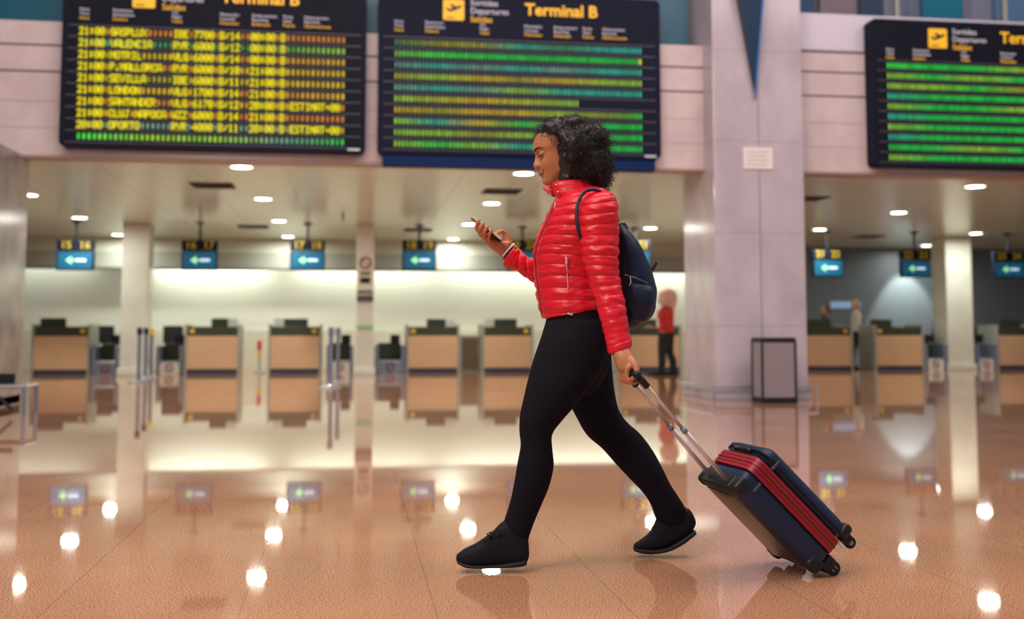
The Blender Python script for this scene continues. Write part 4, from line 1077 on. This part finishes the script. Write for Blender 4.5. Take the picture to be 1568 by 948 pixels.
# ================================================================ BACKPACK
t = thing('backpack', 'navy nylon backpack worn on the woman\'s back', 'backpack', at(970, 500, ZM))
bm = bmesh.new()
loft(bm, [prow((944, 347), (956, 349), ZM, .075), prow((941, 358), (964, 359), ZM, .115), prow((939, 378), (979, 378), ZM, .145), prow((938, 400), (991, 402), ZM, .155), prow((939, 425), (1000, 427), ZM, .16), prow((941, 450), (1003, 452), ZM, .16), prow((944, 472), (1002, 474), ZM, .155), prow((948, 488), (994, 489), ZM, .14), prow((956, 497), (978, 498), ZM, .10)], 48, p=2.5, step=.008, wob=.006)
bg_ = mesh_obj('main_bag', bm, NAVY, t, smooth=True)
bm = bmesh.new()
loft(bm, [prow((962, 428), (997, 438), 4.15, .03), prow((958, 440), (1001, 446), 4.14, .045), prow((957, 460), (1001, 466), 4.14, .05), prow((962, 482), (994, 486), 4.15, .04)], 32, p=2.6, step=.008)
mesh_obj('side_pocket', bm, NAVY, t, smooth=True)
bm = bmesh.new(); tube(bm, [at(956, 421, 4.10), at(974, 426, 4.088), at(992, 434, 4.11)], .0028, 6); mesh_obj('pocket_zip', bm, mat('zip_blue', (.05, .10, .17), .4), t)
bm = bmesh.new(); tube(bm, [at(965, 424, 4.085), at(966, 432, 4.08), at(964, 437, 4.08)], .0022, 6); mesh_obj('zip_pull', bm, SNAP, t)
bm = bmesh.new(); tube(bm, [at(947, 352, ZM-.02), at(949, 344, ZM-.02), at(956, 343, ZM-.02), at(960, 349, ZM-.02), at(956, 356, ZM-.02)], .007, 8); mesh_obj('top_loop', bm, NAVYS, t)
bm = bmesh.new(); tube(bm, [at(996, 417, 4.25), at(1001, 410, 4.245), at(1006, 402, 4.24)], [.006, .006, .005], 8); mesh_obj('strap_end', bm, NAVYS, t)
def strap(pts, wd, nm):
    bm = bmesh.new(); P = [at(*q) for q in pts]; D = []
    for i in range(len(P)-1):
        q = [P[max(i-1, 0)], P[i], P[i+1], P[min(i+2, len(P)-1)]]
        for j in range(6): D.append(crom(*q, j/6))
    D.append(P[-1]); tube(bm, D, wd, 10); mesh_obj(nm, bm, NAVYS, t, smooth=True)
strap([(940, 352, 4.16), (935, 312, 4.10), (918, 293, 4.065), (901, 291, 4.055), (890, 300, 4.045), (884, 316, 4.03), (883, 336, 4.02), (885.5, 352, 4.02), (889, 366, 4.03)], .0066, 'shoulder_strap')
strap([(940, 352, 4.36), (930, 305, 4.40), (905, 292, 4.44), (884, 300, 4.47), (872, 325, 4.50), (870, 355, 4.50), (890, 400, 4.48)], .0085, 'shoulder_strap')

# ================================================================ SUITCASE
RED = mat('case_red', (.30, .005, .018), .45); CASE = mat('case_navy', (.006, .017, .055), .42, spec=.35); CASEB = mat('case_back_panel', (.022, .016, .013), .22)
ALPHA = math.radians(44.5)
Lc, Tc, Wc = .448, .215, .31
UA = (TR*math.cos(ALPHA) + ZV*math.sin(ALPHA))             # bottom -> top of the case
UT = (-TR*math.sin(ALPHA) + ZV*math.cos(ALPHA))            # back -> front face
UW = SWd                                                   # near -> far side
wn = at(1275, 864, 4.09); wn.z = .026                      # hub of the near wheel
O = wn - UT*.068 + UA*.052 - UW*.035                        # near, bottom, back corner of the shell
def sc(a, t_, w_): return O + UA*a + UT*t_ + UW*w_
case = thing('suitcase', 'navy cabin suitcase with red zip band tilted on its wheels behind the woman', 'suitcase', Vector((wn.x, wn.y, 0)))
def shell(a0, a1, t0, t1, w0, w1, r, m_, nm, parent=case, taper=0, seg=6):
    """rounded box: rounded outline in the a-t plane, bevelled edges"""
    b2 = box(0, 0, 0, 1, 1, 1); bm = bmesh.new()
    b3 = box(a0, w0, t0, a1, w1, t1)
    bmesh.ops.bevel(b3, geom=b3.edges[:], offset=r, segments=seg, profile=.5, affect='EDGES')
    for v in b3.verts: 
        a, w_, t_ = v.co; v.co = sc(a, t_, w_)
    b2.free(); bm.free(); bmesh.ops.recalc_face_normals(b3, faces=b3.faces[:])
    return mesh_obj(nm, b3, m_, parent, smooth=True)
zA, zB = .100, .138
shell(0, Lc, 0.0, zA, 0, Wc, .034, CASE, 'back_shell')
shell(0, Lc, zB, Tc, 0, Wc, .050, CASE, 'front_shell')
# band between the shells, with the zip
def band(a0, a1, t0, t1, g, r, m_, nm, parent=case, zip_=False):
    bm = bmesh.new(); P = rrect(a0-g, -g, a1+g, Wc+g, r, 8)
    lo = [bm.verts.new(sc(a, t0, w_)) for a, w_ in P]; hi = [bm.verts.new(sc(a, t1, w_)) for a, w_ in P]; n = len(P)
    for k in range(n): bm.faces.new((lo[k], lo[(k+1) % n], hi[(k+1) % n], hi[k]))
    bm.faces.new(lo[::-1]); bm.faces.new(hi); bmesh.ops.recalc_face_normals(bm, faces=bm.faces[:])
    return mesh_obj(nm, bm, m_, parent)
rb = band(0, Lc, .091, .147, .0015, .036, RED, 'zip_band'); rb['label'] = 'red zip band'
band(0, Lc, .117, .121, .004, .038, mat('zip_teeth', (.10, .003, .012), .5), 'zip_teeth', rb)
band(0, Lc, .104, .1055, .003, .038, bpy.data.materials['zip_teeth'], 'piping', rb)
band(0, Lc, .133, .1345, .003, .038, bpy.data.materials['zip_teeth'], 'piping', rb)
shell(.03, Lc-.03, -.006, .02, .035, Wc-.035, .012, CASEB, 'back_panel')['label'] = 'brown-black glossy back panel'
for nm, a0, a1, t0, t1 in (('corner_guard', Lc-.045, Lc+.004, -.004, .060), ('corner_guard', -.004, .060, -.004, .055)):
    for w0, w1 in ((-.004, .05), (Wc-.05, Wc+.004)): shell(a0, a1, t0, t1, w0, w1, .018, M_dark, nm)
for w0, w1 in ((-.004, .05), (Wc-.05, Wc+.004)): shell(-.006, .035, Tc-.05, Tc+.003, w0, w1, .016, M_dark, 'corner_guard')
# grey accents on the near side edge
shell(Lc-.070, Lc-.060, .045, .085, -.002, .01, .002, mat('case_grey', (.06, .07, .09), .4), 'side_stripe'); shell(Lc-.070, Lc-.060, .150, .190, -.002, .01, .002, bpy.data.materials['case_grey'], 'side_stripe')
# carry handle on top and the recess of the trolley
b = bmesh.new(); tube(b, [sc(Lc-.004, .165, Wc*.3), sc(Lc+.006, .165, Wc*.33), sc(Lc+.007, .165, Wc*.5), sc(Lc+.006, .165, Wc*.67), sc(Lc-.004, .165, Wc*.7)], .006, 10); mesh_obj('carry_handle', b, M_dark, case, smooth=True)
shell(Lc-.06, Lc+.004, -.004, .055, Wc*.5-.11, Wc*.5+.11, .010, M_dark, 'handle_housing')
# wheels
def wheel(a, t_, w_, name='wheel'):
    c = sc(a, t_, w_)
    return c
def wheel_at(c, rad=.026):
    b2 = bmesh.new(); bmesh.ops.create_cone(b2, cap_ends=True, segments=24, radius1=rad, radius2=rad, depth=.024); bmesh.ops.bevel(b2, geom=[e for e in b2.edges if e.calc_face_angle(0) > 1], offset=.004, segments=2, affect='EDGES')
    M = Matrix((TR, ZV.cross(TR).cross(TR)*-1, UW)).transposed()
    M = Matrix((TR, -ZV, UW)).transposed(); b2.transform(Matrix.Translation(c) @ M.to_4x4()); bmesh.ops.recalc_face_normals(b2, faces=b2.faces[:])
    o = mesh_obj('wheel', b2, SOLE, case, smooth=False)
    b2 = bmesh.new(); bmesh.ops.create_cone(b2, cap_ends=True, segments=16, radius1=rad*.42, radius2=rad*.42, depth=.027); b2.transform(Matrix.Translation(c) @ M.to_4x4()); mesh_obj('hub', b2, M_bluegrey, o)
for w_ in (.035, Wc-.035):
    c = Vector(wn) + UW*(w_-.035); wheel_at(c)
    b = bmesh.new(); obox(b, c+UA*.034-UT*.006, UA, UT, UW, .042, .060, .046, .008); mesh_obj('wheel_housing', b, M_dark, case)
    b = bmesh.new(); obox(b, c+UA*.004, UA, UT, UW, .05, .012, .034, .004); mesh_obj('wheel_fork', b, M_dark, case)
for w_ in (.035, Wc-.035):
    c = sc(-.040, Tc-.035, w_); wheel_at(c, .022)
    b = bmesh.new(); obox(b, c+UA*.024, UA, UT, UW, .040, .040, .040, .008); mesh_obj('wheel_housing', b, M_dark, case)
# zip pull on the near bottom corner
b = bmesh.new(); obox(b, sc(-.012, .145, .01), UA, UT, UW, .030, .012, .006, .002); mesh_obj('zip_pull', b, SNAP, case)
# trolley: two poles and a grip in the hand
for s, off in ((-1, -.07), (1, .07)):
    p1 = sc(Lc+.0, .022, Wc*.5+off); p0 = gc + UA*0 + UW*off*.72 - ZV*.024 + RV*.024
    b = bmesh.new(); tube(b, [p1-UA*.03, p0.lerp(p1, .48)], .0082, 12); pl = mesh_obj('trolley_pole', b, mat('pole_pinkish', (.62, .52, .58), .28, metal=.6), case, smooth=True)
    b = bmesh.new(); tube(b, [p0.lerp(p1, .50), p0], .0062, 12); mesh_obj('inner_pole', b, bpy.data.materials['pole_pinkish'], pl, smooth=True)
    b = bmesh.new(); tube(b, [p0.lerp(p1, .46), p0.lerp(p1, .50)], .0105, 12); mesh_obj('pole_sleeve', b, M_bluegrey, pl, smooth=True)
    b = bmesh.new(); tube(b, [p0.lerp(p1, .05), p0-RV*.004+ZV*.004, gc+UW*off*.72], [.012, .0135, .014], 12); mesh_obj('grip_arm', b, M_dark, case, smooth=True)
b = bmesh.new(); tube(b, [gc-UW*.072, gc-UW*.06, gc, gc+UW*.06, gc+UW*.072], [.010, .015, .0155, .015, .010], 14); mesh_obj('grip', b, M_dark, case, smooth=True)
# ================================================================ PEOPLE IN THE BACKGROUND
def bg_person(pxc, foot_z, label, top, trouser, hairc, hair_scale=1.0, H=1.66, face=-1, wide=1.0, skin=(.45, .22, .14)):
    """standing figure: pxc column in the frame, foot_z distance; face: -1 looks left, 1 right"""
    c = at(pxc, 560, foot_z); c.z = 0
    t = thing('person', label, 'person', c)
    k = H/1.66; X = RV*face; Y = FV
    def P(x, y, z): return c + X*x*k*wide + Y*y*k + ZV*z*k
    def rows(L_): return [(P(x, y, z), X*a*k*wide, Y*b*k) for x, y, z, a, b in L_]
    sk = mat('skin_far', skin, .5)
    legs = [[(.0+dx, s*.085, .86, .085, .085), (.01+dx*1.4, s*.09, .62, .075, .07), (.01+dx*2, s*.09, .46, .055, .055), (-.01+dx*2.6, s*.09, .28, .055, .052), (dx*3, s*.09, .08, .038, .038)] for s, dx in ((1, -.03), (-1, .03))]
    tor = [(0, 0, .82, .10, .15), (0, 0, .95, .105, .155), (0, 0, 1.08, .10, .14), (.01, 0, 1.22, .115, .17), (0, 0, 1.34, .10, .19), (0, 0, 1.40, .055, .09)]
    arms = [[(0, s*.205, 1.33, .052, .045), (-.02, s*.225, 1.18, .045, .042), (-.01, s*.23, 1.05, .040, .038), (.10, s*.20, .97, .034, .034), (.19, s*.17, .98, .028, .028)] for s in (1, -1)]
    bm = bmesh.new()
    for r in legs + [tor] + arms: loft(bm, narrow(rows(r), .88), 16, step=.03)
    loft(bm, rows([(0, 0, 1.36, .05, .05), (.01, 0, 1.46, .048, .048)]), 16, step=.02)
    loft(bm, rows([(.025, 0, 1.435, .035, .03), (.02, 0, 1.46, .070, .055), (.012, 0, 1.52, .088, .070), (.0, 0, 1.59, .092, .075), (-.005, 0, 1.635, .07, .06), (-.005, 0, 1.655, .03, .03)]), 20, step=.01)
    ball(bm, P(.105, 0, 1.52), .018, .012, .018, seg=8)
    for s in (1, -1):
        e = P(.235, s*.16, .985)
        ball(bm, e, .04*k, .022*k, .02*k, seg=10)
        for f in range(4): chain(bm, [P(.245, s*(.145+.012*f), .985), P(.275, s*(.145+.012*f), .975), P(.30, s*(.145+.012*f), .955)], [.009, .008, .007], 8)
        chain(bm, [P(.215, s*.15, 1.0), P(.245, s*.135, 1.01), P(.262, s*.13, 1.0)], [.011, .010, .008], 8)
        fx = legs[0][-1][0] if s > 0 else legs[1][-1][0]
    o = mesh_obj('body', bm, sk, t); remesh(o, .012, 1)
    bm = bmesh.new(); loft(bm, rows(tor), 24, step=.02, wob=.006, cap=.1)
    for r in arms: loft(bm, rows(r[:-1]+[(.15, r[-1][1]*1.03, .975, .032, .032)]), 16, step=.02, wob=.004, cap=.1)
    mesh_obj('jacket', bm, mat('top_cloth', top, .6), t, smooth=True)
    bm = bmesh.new()
    for r in legs: loft(bm, rows(r), 20, step=.02, cap=.1)
    loft(bm, rows([(0, 0, .90, .105, .15), (0, 0, .80, .11, .16), (0, 0, .72, .09, .13)]), 20, step=.02)
    mesh_obj('trousers', bm, mat('trouser_cloth', trouser, .7), t, smooth=True)
    for r in legs:
        x, y = r[-1][0], r[-1][1]
        bm = bmesh.new(); loft(bm, [(P(x-.06, y, .045), ZV*.040, Y*.03), (P(x+.02, y, .05), ZV*.048, Y*.04), (P(x+.12, y, .035), ZV*.033, Y*.045), (P(x+.18, y, .022), ZV*.020, Y*.035)], 16, step=.02)
        mesh_obj('shoe', bm, M_dark, t, smooth=True)
    bm = bmesh.new(); h = hair_scale
    ball(bm, P(-.025, 0, 1.575+.02*(h-1)), .095*h*k, .085*h*k, .095*h*k, seg=20); ball(bm, P(-.06, 0, 1.50), .06*h*k, .07*h*k, .08*h*k, seg=16)
    o = mesh_obj('hair', bm, mat('hair_far', hairc, .7), t); remesh(o, .012, 1)
    for v in o.data.vertices: v.co += v.normal*.008*h*noise.noise(v.co*25)
    return t
bg_person(1021, 22.4, 'person in red top and black trousers with pale puffy hair, right behind the backpack', (.62, .02, .02), (.012, .012, .018), (.85, .55, .48), 2.1, 1.62, -1, 1.55)
bg_person(1313, 26.2, 'clerk in pale shirt standing behind the desks right of the big column', (.62, .58, .50), (.02, .02, .03), (.55, .38, .24), 1.0, 1.62, 1)
bg_person(1266, 26.2, 'clerk in dark top half hidden by the desk next to the big column', (.05, .05, .06), (.02, .02, .03), (.10, .05, .03), 1.0, 1.50, -1)
bg_person(1436, 27.4, 'person in black behind the baggage scale left of the right square column', (.02, .02, .025), (.02, .02, .03), (.02, .015, .015), 1.0, 1.20, 1, 1.3)
